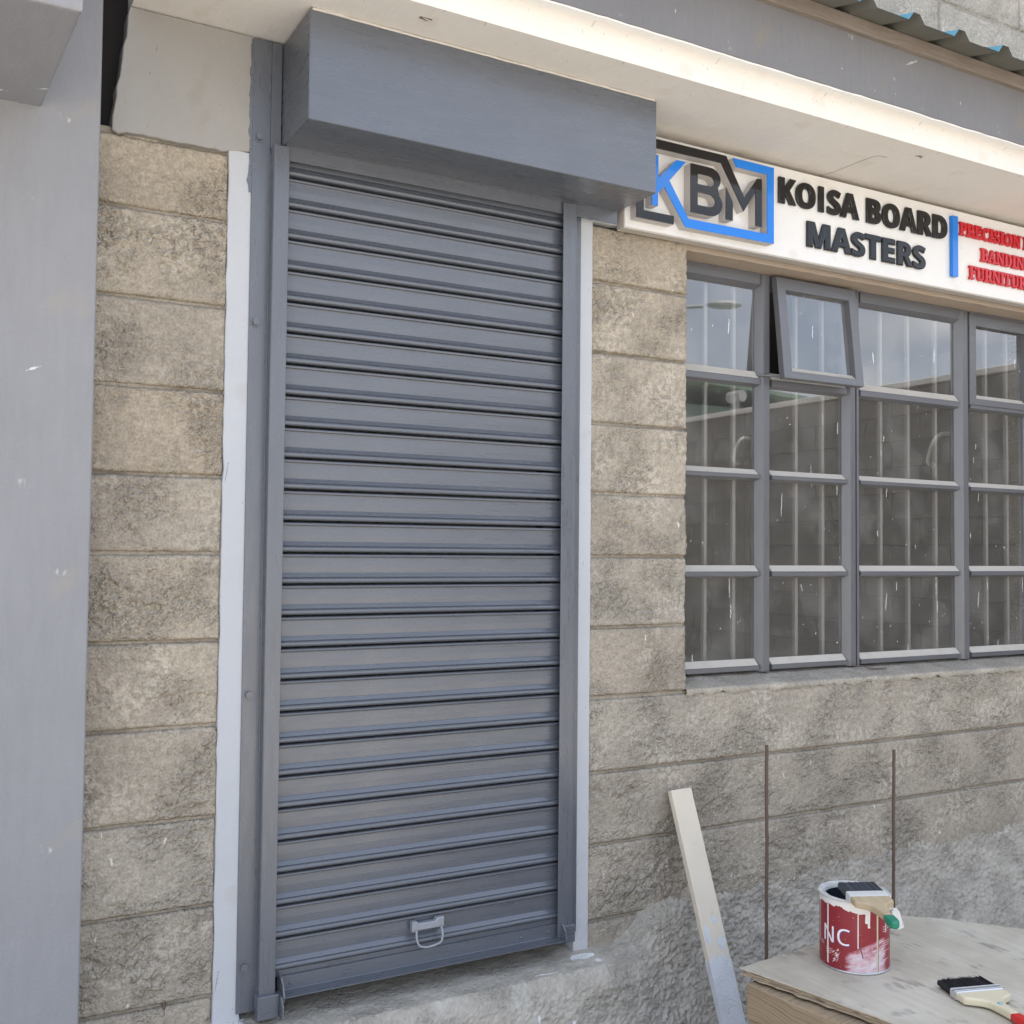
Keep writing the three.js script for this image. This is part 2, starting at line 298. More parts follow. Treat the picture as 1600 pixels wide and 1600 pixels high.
// ---------------------------------------------------------------- the shop building
const shop = thing('shop_building', 'rough stone block shop front with steel window and white painted door surround', 'building');
function relief(x, y) { // coarse relief of the stone faces in metres; shared by the stone maps
  const u = x / ST, v = y / ST, mask = sstep(-0.22, 0.3, fbm(u * 12, v * 12, 3, 12, 12, 21));
  const wx = 0.006 * fbm(u * 24, v * 24, 2, 24, 24, 3), wy = 0.006 * fbm(u * 24, v * 24, 2, 24, 24, 9);
  const chips = clamp(0.5 + 1.15 * fbm((u + 0.4 * wx) * 78, (v + 0.4 * wy) * 78, 4, 78, 78, 33, 0.78)) - 0.5;
  return [0.007 * fbm(x * 5, y * 5, 3, 0, 0, 231), 0.013 * chips * (0.15 + 0.88 * mask) + 0.0012 * fbm(x * 110, y * 110, 2, 0, 0, 235)];
}
// one stone: displaced front, rolled edges, skirt going back into the wall. soft: rounding of left, right, bottom, top edge in metres
function stone(x0, x1, y0, y1, cell, soft = [0.006, 0.006, 0.007, 0.007], zBase = 0, depth = 0.03) {
  const nx = Math.max(4, Math.round((x1 - x0) / cell)), ny = Math.max(4, Math.round((y1 - y0) / cell)), pos = [], uv = [], idx = [];
  const W = nx + 3, tilt = soft[0] < 0.001 ? 0 : R(-0.004, 0.004), tilt2 = R(-0.003, 0.003);
  for (let j = -1; j <= ny + 1; j++) for (let i = -1; i <= nx + 1; i++) {
    const a = clamp(i / nx), b = clamp(j / ny); let x = mixv(x0, x1, a), y = mixv(y0, y1, b), z;
    const back = i < 0 || j < 0 || i > nx || j > ny;
    const dl = x - x0, dr = x1 - x, db = y - y0, dt = y1 - y, flush = soft[0] < 0.001, near = flush ? Math.min(db, dt) : Math.min(dl, dr, db, dt);
    const [lo, hi] = relief(x, y);
    z = zBase + lo + hi * sstep(0.002, 0.028, near) + tilt * (a - 0.5) + tilt2 * (b - 0.5);
    for (const [d, s] of [[dl, soft[0]], [dr, soft[1]], [db, soft[2]], [dt, soft[3]]]) { if (s < 0.001) continue; const e = s * (1 + 0.7 * noise(x * 60, y * 60, 0, 0, 77)); if (d < e) { const t = 1 - d / e; z -= e * 0.8 * t * t; } }
    const wob = (k) => 0.0018 * fbm(k * 30, x0 * 9 + y0 * 7, 2, 0, 0, 241);
    if (!flush) { if (dl < 1e-6) x += wob(y); if (dr < 1e-6) x += wob(y + 5); } if (db < 1e-6) y += wob(x + 9); if (dt < 1e-6) y += wob(x + 13);
    if (back) z = zBase - depth;
    pos.push(x, y, z); uv.push(x, y);
  }
  for (let j = 0; j < ny + 2; j++) for (let i = 0; i < nx + 2; i++) { const p = j * W + i; idx.push(p, p + 1, p + W + 1, p, p + W + 1, p + W); }
  const g = new THREE.BufferGeometry(); g.setAttribute('position', new THREE.Float32BufferAttribute(pos, 3)); g.setAttribute('uv', new THREE.Float32BufferAttribute(uv, 2)); g.setIndex(idx); g.computeVertexNormals(); return g;
}
const joints = [2.535, 2.353, 2.128, 1.905, 1.684, 1.486, 1.263, 1.046, 0.813, 0.59, 0.36, 0.13];
const GAP = 0.0045;
let tintAt = 0;
const tintOrder = [0, 1, 0, 2, 1, 4, 3, 2, 5, 4, 3, 1];
const nextStone = () => stoneMats[tintOrder[tintAt++ % tintOrder.length]];
for (let k = 0; k < 11; k++) part('stone_block', stone(0.34, 0.677, joints[k + 1] + GAP, joints[k] - GAP, 0.0045, [0.004, 0.005, 0.007, 0.007]), [stoneMats[0], stoneMats[1], stoneMats[2], stoneMats[0], stoneMats[2], stoneMats[1], stoneMats[1], stoneMats[2], stoneMats[5], stoneMats[4], stoneMats[4]][k], shop);
for (let k = 0; k < 7; k++) part('stone_block', stone(1.812, 2.199, joints[k + 1] + GAP, joints[k] - GAP, 0.0045, [0.004, 0.010, 0.007, 0.007]), [stoneMats[0], stoneMats[1], stoneMats[3], stoneMats[3], stoneMats[2], stoneMats[5], stoneMats[2]][k], shop);
[[7, [1.812, 4.75]], [8, [1.812, 4.75]], [9, [1.812, 4.75]], [10, [1.812, 4.75]]].forEach(([k, xs], row) => {
  for (let i = 0; i + 1 < xs.length; i++) part('stone_block', stone(xs[i] + 0.0003, xs[i + 1] - 0.0003, joints[k + 1] + GAP, joints[k] - GAP - (k === 7 ? 0.004 : 0), row < 3 ? 0.005 : 0.01, [0.0006, 0.0006, 0.007, 0.007]), stoneMats[[5, 4, 4, 4][row]], shop);
});
// mortar core of the wall
const core = (x0, x1, y0, y1, z0, z1) => metreUV(new THREE.BoxGeometry(x1 - x0, y1 - y0, z1 - z0).translate((x0 + x1) / 2, (y0 + y1) / 2, (z0 + z1) / 2));
for (const a of [[0.30, 0.70, 0, 2.55, -0.3, -0.0115], [1.80, 2.194, 0, 2.5, -0.3, -0.012], [2.180, 8.4, 0, 1.047, -0.3, -0.0115], [4.24, 8.4, 1.04, 2.5, -0.3, -0.0115]]) part('wall_core', core(...a), M.mortar, shop);
// plaster: jambs and the band under the soffit
function roughStrip(x0, x1, y0, y1, z0, z1, amp, n = 60) { // upright strip with hand-trowelled edges
  const pts = []; for (let i = 0; i <= n; i++) { const y = mixv(y0, y1, i / n); pts.push([x1 + amp * 0.4 * fbm(y * 18, 3.3, 3, 0, 0, 251), y]); }
  for (let i = n; i >= 0; i--) { const y = mixv(y0, y1, i / n); pts.push([x0 + amp * fbm(y * 22, 8.1, 3, 0, 0, 253), y]); }
  return plate(pts, z0, z1, 0.0015);
}
part('door_jamb', roughStrip(0.676, 0.745, 0.255, 2.545, -0.2, 0.006, 0.005), M.white, shop);
part('door_jamb', roughStrip(1.762, 1.815, 0.27, 2.545, -0.2, 0.008, 0.005), M.white, shop);
{ // left panel of the band, its left edge broken back from the gap beside the pillar
  const pts = [[0.386, 2.537], [0.40, 2.53]]; for (let i = 0; i <= 14; i++) pts.push([mixv(0.42, 0.676, i / 14), 2.537 + 0.006 * noise(i * 0.9, 4)]);
  pts.push([0.745, 2.55], [0.745, 2.858], [0.422, 2.858]); for (let i = 1; i < 12; i++) pts.push([mixv(0.422, 0.384, i / 12) + 0.006 * noise(i * 0.8, 9), mixv(2.858, 2.545, i / 12)]);
  part('plaster_band', plate(pts, -0.12, 0.008, 0.002), M.band, shop);
}
{
  const pts = [[1.762, 2.546]]; for (let i = 0; i <= 12; i++) pts.push([mixv(1.80, 2.19, i / 12), 2.54 + 0.005 * noise(i * 0.9, 14)]); pts.push([2.19, 2.858], [1.762, 2.858]);
  part('plaster_band', plate(pts, -0.2, 0.008, 0.002), M.white, shop);
}
{ // lintel over the window, its lower edge broken
  const pts = []; for (let i = 0; i <= 60; i++) { const x = mixv(2.192, 4.8, i / 60); pts.push([x, 2.508 + 0.004 * fbm(x * 14, 2, 3, 0, 0, 257)]); } pts.push([4.8, 2.858], [2.192, 2.858]);
  part('lintel', plate(pts, -0.3, -0.004, 0.003), M.lintel, shop);
}
part('lintel', core(0.745, 1.762, 2.56, 2.858, -0.3, -0.02), M.lintel, shop);
{
  const nx = 420, nz = 26, pos = [], uv = [], idx = [];
  for (let j = 0; j <= nz; j++) for (let i = 0; i <= nx; i++) {
    const x = mixv(2.196, 4.24, i / nx), t = j / nz, w = 0.006 * fbm(x * 9, 3.1, 4, 0, 0, 331), q = Math.min(1, t / 0.8), z = mixv(-0.2, 0.003 + w, q) + (t > 0.8 ? 0.004 * Math.sin((t - 0.8) / 0.2 * Math.PI) : 0);
    const y = mixv(1.090, 1.0535, q) - (t > 0.8 ? 0.022 * ((t - 0.8) / 0.2) * (1 + 0.8 * fbm(x * 16, 7, 3, 0, 0, 333)) : 0) + 0.004 * fbm(x * 22, z * 40, 4, 0, 0, 335);
    pos.push(x, y, z); uv.push(x, y + z);
  }
  for (let j = 0; j < nz; j++) for (let i = 0; i < nx; i++) { const p = j * (nx + 1) + i, q = p + nx + 1; idx.push(p, q, p + 1, p + 1, q, q + 1); }
  const g = new THREE.BufferGeometry(); g.setAttribute('position', new THREE.Float32BufferAttribute(pos, 3)); g.setAttribute('uv', new THREE.Float32BufferAttribute(uv, 2)); g.setIndex(idx); g.computeVertexNormals();
  part('window_sill', g, M.sill, shop);
}
// soffit slab, cream nosing with a cove, grey upstand, eaves board
const SX0 = 0.425, SX1 = 8.4;
{
  const pts = [[-0.3, 2.86], [0.385, 2.86], [0.3865, 2.866], [0.3865, 2.912]];
  for (let i = 0; i <= 6; i++) { const a = i / 6 * Math.PI / 2; pts.push([0.428 - 0.0415 * Math.cos(a), 2.912 + 0.026 * Math.sin(a)]); }
  pts.push([0.428, 2.99], [-0.3, 2.99]);
  part('soffit', extrudeX(pts, SX0, SX1), M.cream, shop);
  const n = 320, edge = []; // ragged lower edge of the grey paint, with the white lip below
  for (let i = 0; i <= n; i++) { const x = mixv(SX0, 6, i / n); edge.push([x, 2.9395 + 0.0035 * fbm(x * 9, 1.5, 4, 0, 0, 261)]); }
  part('nosing_lip', plate([...edge.map(([x, y]) => [x, y - 0.0045 - 0.002 * noise(x * 20, 6)]), [6, 2.96], [SX0, 2.96]], 0.40, 0.4325, 0.001), M.lip, shop);
  part('fascia_wall', plate([...edge, [6, 3.128], [SX0, 3.128]], 0.30, 0.436, 0.0015), M.grey, shop);
  part('fascia_wall', core(6, SX1, 2.9395, 3.128, 0.30, 0.436), M.grey, shop);
  const e2 = []; for (let i = 0; i <= 200; i++) { const x = mixv(SX0, 6, i / 200); e2.push([x, 3.1265 + 0.0025 * fbm(x * 12, 4.5, 4, 0, 0, 263)]); }
  part('eaves_board', plate([...e2, [6, 3.172], [SX0, 3.172]], 0.42, 0.456, 0.002), M.board, shop);
  part('slab_core', core(SX0 + 0.01, SX1, 2.985, 3.12, -0.29, 0.31), M.mortar, shop);
}
{ // grey metal paint carried over on to the plaster beside the guide, and marks on the soffit
  const pts = []; for (let i = 0; i <= 40; i++) { const y = mixv(2.44, 2.852, i / 40); pts.push([0.7335 - 0.004 - 0.012 * Math.max(0, fbm(y * 22, 3, 4, 0, 0, 341) + 0.15), y]); } pts.push([0.7352, 2.852], [0.7352, 2.44]);
  part('paint_overlap', plate(pts, 0.006, 0.0095), M.enamel, shop);
  part('soffit_crack', tube([[2.785, 2.8605, 0.012], [2.797, 2.8605, 0.06], [2.80, 2.8605, 0.119], [2.806, 2.8605, 0.242], [2.85, 2.8605, 0.262]], 0.0016, 5, 30), M.band, shop);
  for (const [x, z] of [[1.091, 0.321], [2.94, 0.321]]) { const q = []; for (let k = 0; k < 5; k++) q.push(tube([[x + R(-0.02, 0.02), 2.8597, z + R(-0.008, 0.008)], [x + R(-0.02, 0.02), 2.8597, z + R(-0.008, 0.008)]], 0.0012, 4, 2)); part('nail_scar', mergeGeometries(q), M.rust, shop); }
}
// profiled roofing: one mesh per sheet, ribs every 0.21 m
{
  const rib = [[-0.105, 0], [-0.036, 0], [-0.014, 0.028], [0.014, 0.028], [0.036, 0], [0.105, 0]];
  function sheet(xa, ribs, zf, dy, flip) {
    const prof = []; for (let k = 0; k < ribs; k++) rib.forEach(([x, y], i) => { if (k && i === 0) return; prof.push([xa + k * 0.21 + x, y]); });
    const pos = [], uv = [], idx = [], zs = [zf, 0.44, 0.25, -0.02];
    for (const z of zs) for (const [x, y] of prof) { pos.push(x, 3.143 + y + dy + (0.56 - z) * 0.28, z); uv.push(x, z); }
    const w = prof.length; for (let j = 0; j + 1 < zs.length; j++) for (let i = 0; i + 1 < w; i++) { const p = j * w + i; if (flip) idx.push(p, p + w, p + 1, p + 1, p + w, p + w + 1); else idx.push(p, p + 1, p + w, p + 1, p + w + 1, p + w); }
    const g = new THREE.BufferGeometry(); g.setAttribute('position', new THREE.Float32BufferAttribute(pos, 3)); g.setAttribute('uv', new THREE.Float32BufferAttribute(uv, 2)); g.setIndex(idx); const q = g.toNonIndexed(); q.computeVertexNormals(); return q;
  }
  for (let s = 0; s < 7; s++) { const xa = 2.64 - 0.21 * 10 + s * 0.84, zf = 0.56 + R(-0.006, 0.008), t = part('roof_sheet', sheet(xa, 4, zf, 0.0016, false), M.teal, shop); part('sheet_underside', sheet(xa, 4, zf, 0, true), M.olive, t); }
}
// upper storey: visible stones as blocks, the rest as plain wall
part('upper_wall', core(-0.2, 8.4, 2.99, 5.6, -0.3, -0.0075), M.mortar, shop);
{
  const paleStone = std({ color: C(1, 1, 1), map: again(stoneColor, 1.5), bumpMap: again(stoneBump, 1.5), bumpScale: 0.006, roughness: 0.95 });
  const rows = [3.24, 3.465, 3.69, 3.915, 4.14];
  rows.slice(0, -1).forEach((y, r) => { const xs = r % 2 ? [2.3, 2.95, 3.45, 4.1, 4.7, 5.3] : [2.3, 2.7, 3.3, 3.95, 4.45, 5.3]; for (let i = 0; i + 1 < xs.length; i++) part('stone_block', stone(xs[i] + 0.002, xs[i + 1] - 0.002, y + GAP, rows[r + 1] - GAP, 0.012), paleStone, shop); });
}
// room behind the window and the door
part('room_wall', core(2.1, 6.2, -0.02, 3.0, -4.2, -4.0), M.room, shop);
part('room_wall', core(0.5, 0.7, -0.02, 3.0, -4.2, -0.3), M.room, shop);
part('room_wall', core(6.0, 6.2, -0.02, 3.0, -4.0, -0.3), M.room, shop);
part('room_wall', core(0.7, 2.1, -0.02, 3.0, -4.2, -4.0), M.room, shop);
part('room_ceiling', core(0.5, 6.2, 2.87, 2.98, -4.2, -0.3), M.room, shop);
part('room_floor', core(0.7, 6.0, 0.0, 0.03, -4.0, -0.05), M.room, shop);
part('black_gap_fill', core(0.30, 0.46, 2.5, 3.6, -0.28, -0.05), M.gapBlack, shop);  // near-black block set back in the gap, makes it read dark

// ---------------------------------------------------------------- steel window
{
  const win = new THREE.Group(); win.name = 'window'; shop.add(win);
  const zf = -0.100, zg = -0.126; // front of the bars, glass
  const transom = (x0, x1, y0, y1) => {
    part('transom', extrudeX([[zg - 0.012, y0], [zg, y0], [zf, y0 + 0.008], [zf, y0 + (y1 - y0) * 0.48], [zf - 0.003, y0 + (y1 - y0) * 0.52], [zg - 0.012, y0 + (y1 - y0) * 0.52]], x0, x1), M.frame, win);
    part('putty', extrudeX([[zg - 0.01, y0 + (y1 - y0) * 0.52 + 0.0005], [zf - 0.0035, y0 + (y1 - y0) * 0.52 + 0.0005], [zg + 0.001, y1], [zg - 0.01, y1]], x0 + 0.002, x1 - 0.002), M.dust, win);
  };
  const mullion = (x0, x1, y0, y1, l = 0.014, r = 0.014) => part('mullion', extrudeY([[x0, zg - 0.012], [x0, zg], [x0 + l, zf], [x1 - r, zf], [x1, zg], [x1, zg - 0.012]], y0, y1), M.frame, win);
  const ys = [[1.079, 1.125], [1.412, 1.457], [1.760, 1.801], [2.098, 2.155]], top = [2.453, 2.507];
  const cols = [[2.232, 2.604], [2.668, 3.040], [3.116, 3.680], [3.752, 4.124]];
  mullion(2.196, 2.236, 1.079, 2.507, 0.002); mullion(2.604, 2.668, 1.080, 2.5065, 0.02, 0.016); mullion(3.040, 3.0865, 1.081, 2.506, 0.02, 0.001); mullion(3.0915, 3.116, 1.079, 2.507, 0.001, 0.012); mullion(3.680, 3.752, 1.080, 2.5065, 0.024, 0.018); mullion(4.124, 4.2, 1.079, 2.507);
  const pane = (x0, x1, y0, y1, nm = 'pane') => part(nm, metreUV(new THREE.PlaneGeometry(x1 - x0, y1 - y0).translate((x0 + x1) / 2, (y0 + y1) / 2, zg - 0.004), false, x0 * 3.7, 0.02), M.glass, win);
  cols.forEach(([a, b], c) => {
    for (const [y0, y1] of ys) transom(a - 0.002, b + 0.002, y0, y1);
    part('head_bar', extrudeX([[zg - 0.012, top[0]], [zg, top[0]], [zf, top[0] + 0.014], [zf, top[1]], [zg - 0.012, top[1]]], a - 0.002, b + 0.002), M.frame, win);
    for (let r = 0; r < 4; r++) { if (r === 3 && (c === 1 || c === 3)) continue; pane(a - 0.004, b + 0.004, ys[r][1] - 0.006, (r < 3 ? ys[r + 1][0] : top[0]) + 0.004); }
  });
  // top-hung vents, the first pushed open
  for (const [c, ang] of [[1, 0.11], [3, 0.0]]) {
    const [a, b] = cols[c], x0 = a - 0.012, x1 = b + 0.014, h = 0.372, hy = 2.492, w = 0.040;
    const place = (m) => { m.position.set(0, hy, c === 1 ? zf + 0.006 : zf - 0.02); m.rotation.x = -ang; return m; };
    place(part('vent_frame', mergeGeometries([bx(x0, x0 + w, -h, 0, 0, 0.026), bx(x1 - w, x1, -h, 0, 0.0004, 0.0264), bx(x0 + w - 0.004, x1 - w + 0.004, -0.044, 0, 0.001, 0.0255), bx(x0 + w - 0.004, x1 - w + 0.004, -h, -h + 0.026, 0.001, 0.0255)]), M.frame, win));
    place(part('vent_putty', extrudeX([[0.004, -h + 0.0265], [0.024, -h + 0.0265], [0.007, -h + 0.044], [0.004, -h + 0.044]], x0 + w, x1 - w), M.dust, win));
    place(part('vent_pane', metreUV(new THREE.PlaneGeometry(x1 - x0 - 2 * w + 0.01, h - 0.07).translate((x0 + x1) / 2, -h / 2 - 0.009, 0.005), false, c * 0.37, 0.5), M.glass, win));
  }
  for (const x of [2.27, 2.407, 2.538, 2.69, 2.84, 2.976, 3.133, 3.291, 3.448, 3.611, 3.77, 3.927, 4.064, 4.19]) part('burglar_bar', bx(x - 0.007, x + 0.007, 1.06, 2.56, -0.172, -0.158, 0.001), M.bar, win);
  part('stay_arm', tube([[2.60, 2.14, -0.11], [2.64, 2.138, -0.085], [2.668, 2.135, -0.07]], 0.004, 6), M.frame, win);
  part('wire_tie', tube([[3.06, 1.078, -0.085], [3.085, 1.083, -0.07], [3.12, 1.072, -0.06], [3.16, 1.070, -0.062], [3.2, 1.0715, -0.055]], 0.0022, 6), M.rust, win);
}

// ---------------------------------------------------------------- neighbour's grey pillar with its canopy beam
{
  const p = thing('grey_pillar', 'smooth grey plastered pillar beside the stone blocks with canopy beam on top', 'pillar');
  part('shaft', metreUV(new RoundedBoxGeometry(3.35, 6, 0.5, 2, 0.006).translate(0.347 - 1.675, 3, 0.1 - 0.25)), M.pillar, p);
  const g = new THREE.BufferGeometry();
  const x0 = -3, y0 = 2.522, y1 = 2.95, b = [[x0, 0.095], [0.217, 0.095], [0.242, 0.616], [x0, 0.616]];
  const s = new THREE.Shape(b.map(([x, z]) => new THREE.Vector2(x, -z))); const e = new THREE.ExtrudeGeometry(s, { depth: y1 - y0 - 0.012, bevelEnabled: true, bevelSize: 0.006, bevelThickness: 0.006, bevelOffset: -0.006, bevelSegments: 2 }); e.rotateX(-Math.PI / 2); e.translate(0, y0 + 0.006, 0);
  part('canopy_beam', metreUV(e), M.pillar, p);
}

// ---------------------------------------------------------------- roller shutter
const shutter = thing('roller_shutter', 'grey painted steel roller shutter closed over the doorway, with box hood', 'shutter');
const PITCH = 0.0839, Y0 = 2.496, ZS = 0.012;
{
  const prof = []; // [z, y] front line from the top of a slat downwards, y = 0 at the dark joint above
  prof.push([-0.009, -0.001], [-0.002, -0.0015]);
  for (let i = 0; i <= 7; i++) { const a = Math.PI * (0.62 - i / 7 * 1.12); prof.push([0.0030 + 0.0044 * Math.cos(a), -0.0066 + 0.0042 * Math.sin(a)]); }
  prof.push([0.0004, -0.0112], [0.0, -0.0125], [0.0006, -0.034], [0.0, -0.0530], [0.0016, -0.0536], [0.0096, -0.0640], [0.0074, -0.0656]);
  for (let i = 0; i <= 9; i++) { const a = Math.PI * (0.40 - i / 9 * 1.02); prof.push([0.0064 + 0.0078 * Math.cos(a), -0.0732 + 0.0072 * Math.sin(a)]); }
  prof.push([-0.005, -0.0800], [-0.012, -0.0806], [-0.012, -0.001]);
  const g = extrudeX(prof.slice().reverse(), 0.800, 1.722);
  for (let k = -1; k < 25; k++) {
    const m = part('slat', g, M.enamel, shutter); m.position.set(R(-0.0015, 0.0015), Y0 - PITCH * k, ZS + R(-0.0008, 0.0008)); m.rotation.x = R(-0.006, 0.006);
  }
}
{
  // guides: flat fixing strip, outer web, channel open towards the slats
  const L = new THREE.Group(); L.name = 'guide_rail'; shutter.add(L);
  part('fixing_strip', bx(0.735, 0.7835, 0.305, 2.855, -0.004, 0.011, 0.0015, true), M.enamel, L);
  part('channel', extrudeY([[0.784, -0.01], [0.784, 0.043], [0.786, 0.045], [0.8255, 0.045], [0.8265, 0.044], [0.8265, 0.041], [0.788, 0.041], [0.788, -0.01]], 0.306, 2.566), M.enamel, L);
  part('top_strip', bx(0.784, 0.8125, 2.5665, 2.855, -0.004, 0.0105, 0.0015, true), M.enamel, L);
  part('weld_line', tube(Array.from({ length: 24 }, (_, i) => [0.7835 + 0.0006 * noise(i * 3.3, 1), mixv(0.32, 2.55, i / 23), 0.0118]), 0.0018, 5, 120), M.enamel, L);
  part('foot_bracket', bx(0.778, 0.834, 0.296, 0.356, 0.02, 0.058, 0.003), M.enamel, L);
  part('lock_lug', extrudeX([[0.04, 0.298], [0.088, 0.298], [0.086, 0.33], [0.07, 0.352], [0.04, 0.358]], 0.834, 0.838), M.enamel, L);
  const Rr = new THREE.Group(); Rr.name = 'guide_rail'; shutter.add(Rr);
  part('fixing_strip', bx(1.728, 1.7685, 0.345, 2.57, -0.004, 0.013, 0.0015, true), M.enamel, Rr);
  part('channel', extrudeY([[1.733, -0.01], [1.733, 0.043], [1.731, 0.045], [1.685, 0.045], [1.684, 0.044], [1.684, 0.041], [1.729, 0.041], [1.729, -0.01]].reverse(), 0.342, 2.566), M.enamel, Rr);
  part('foot_bracket', bx(1.697, 1.738, 0.334, 0.386, 0.03, 0.056, 0.003), M.enamel, Rr);
  part('weld_line', tube(Array.from({ length: 20 }, (_, i) => [1.7345, mixv(0.36, 2.5, i / 19), 0.0135]), 0.002, 5, 90), M.enamel, Rr);
  // bolts
  const head = new THREE.CylinderGeometry(0.0100, 0.0100, 0.009, 6); head.rotateX(Math.PI / 2); const washer = new THREE.CylinderGeometry(0.0145, 0.0145, 0.002, 18); washer.rotateX(Math.PI / 2);
  for (const y of [2.59, 2.096, 1.12, 0.424]) { const b = part('bolt', metreUV(head.clone()), M.enamel, shutter); b.position.set(0.7525, y, 0.0165); b.rotation.z = R(0, 1); const w = part('washer', metreUV(washer.clone()), M.enamel, b); w.position.z = -0.0045; }
}
{ // bottom bar: angle with end plates and rivets
  const bar = part('bottom_bar', extrudeX([[0.022, 0.345], [0.070, 0.345], [0.072, 0.347], [0.072, 0.3495], [0.0275, 0.3495], [0.0265, 0.351], [0.0265, 0.386], [0.022, 0.386]], 0.838, 1.700), M.enamel, shutter);
  part('sole_strip', bx(0.82, 1.70, 0.384, 0.40, 0.006, 0.0185, 0.001), M.enamel, shutter);
  const lug = (x, w) => extrudeX([[0.024, 0.338], [0.074, 0.338], [0.076, 0.352], [0.068, 0.376], [0.05, 0.392], [0.024, 0.398]], x, x + w);
  part('end_plate', lug(0.8395, 0.004), M.enamel, bar); part('end_plate', lug(1.694, 0.004), M.enamel, bar);
  const riv = new THREE.SphereGeometry(0.0045, 8, 6);
  for (const x of [0.873, 1.567, 1.662]) part('rivet', riv.clone().translate(x, 0.366, 0.0265), M.enamel, bar);
}
{ // drop handle
  const h = part('pull_handle', plate([[1.214, 0.447], [1.214, 0.474], [1.229, 0.474], [1.234, 0.468], [1.284, 0.468], [1.291, 0.476], [1.312, 0.476], [1.312, 0.450], [1.304, 0.447], [1.298, 0.449], [1.232, 0.449], [1.228, 0.445]], 0.013, 0.032, 0.002), std({ color: C(0.34, 0.36, 0.40), roughness: 0.4, metalness: 0.25, bumpMap: enamelBump, bumpScale: 0.001 }), shutter);
  h.position.set(0, -0.005, 0.006);
  part('bail', tube([[1.226, 0.452, 0.034], [1.224, 0.43, 0.040], [1.231, 0.412, 0.044], [1.247, 0.406, 0.045], [1.264, 0.4055, 0.045], [1.283, 0.408, 0.045], [1.297, 0.414, 0.044], [1.303, 0.432, 0.040], [1.301, 0.454, 0.034]], 0.0034, 8, 60), h.material, h);
}
{ // hood box
  const bodyShape = [[0.0, 2.556], [0.0, 2.853], [0.2325, 2.853], [0.2345, 2.851], [0.2345, 2.5755], [0.2325, 2.5735], [0.036, 2.5735], [0.034, 2.572], [0.034, 2.534], [0.030, 2.534], [0.030, 2.556]];
  const hood = part('hood', extrudeX(bodyShape.slice().reverse(), 0.8165, 1.8895), M.enamel, shutter);
  part('hood_end', bx(0.8145, 0.8165, 2.5745, 2.8525, 0.002, 0.2335, 0), M.enamel, hood);
  part('hood_seam', bx(0.82, 1.885, 2.5715, 2.5735, 0.034, 0.038, 0), M.enamel, hood);
  part('mastic', tube(Array.from({ length: 30 }, (_, i) => [mixv(0.82, 1.885, i / 29), 2.8555 + 0.002 * noise(i * 1.7, 3), 0.232 + 0.001 * noise(i * 2.1, 8)]), 0.004, 6, 120), M.cream, hood);
}

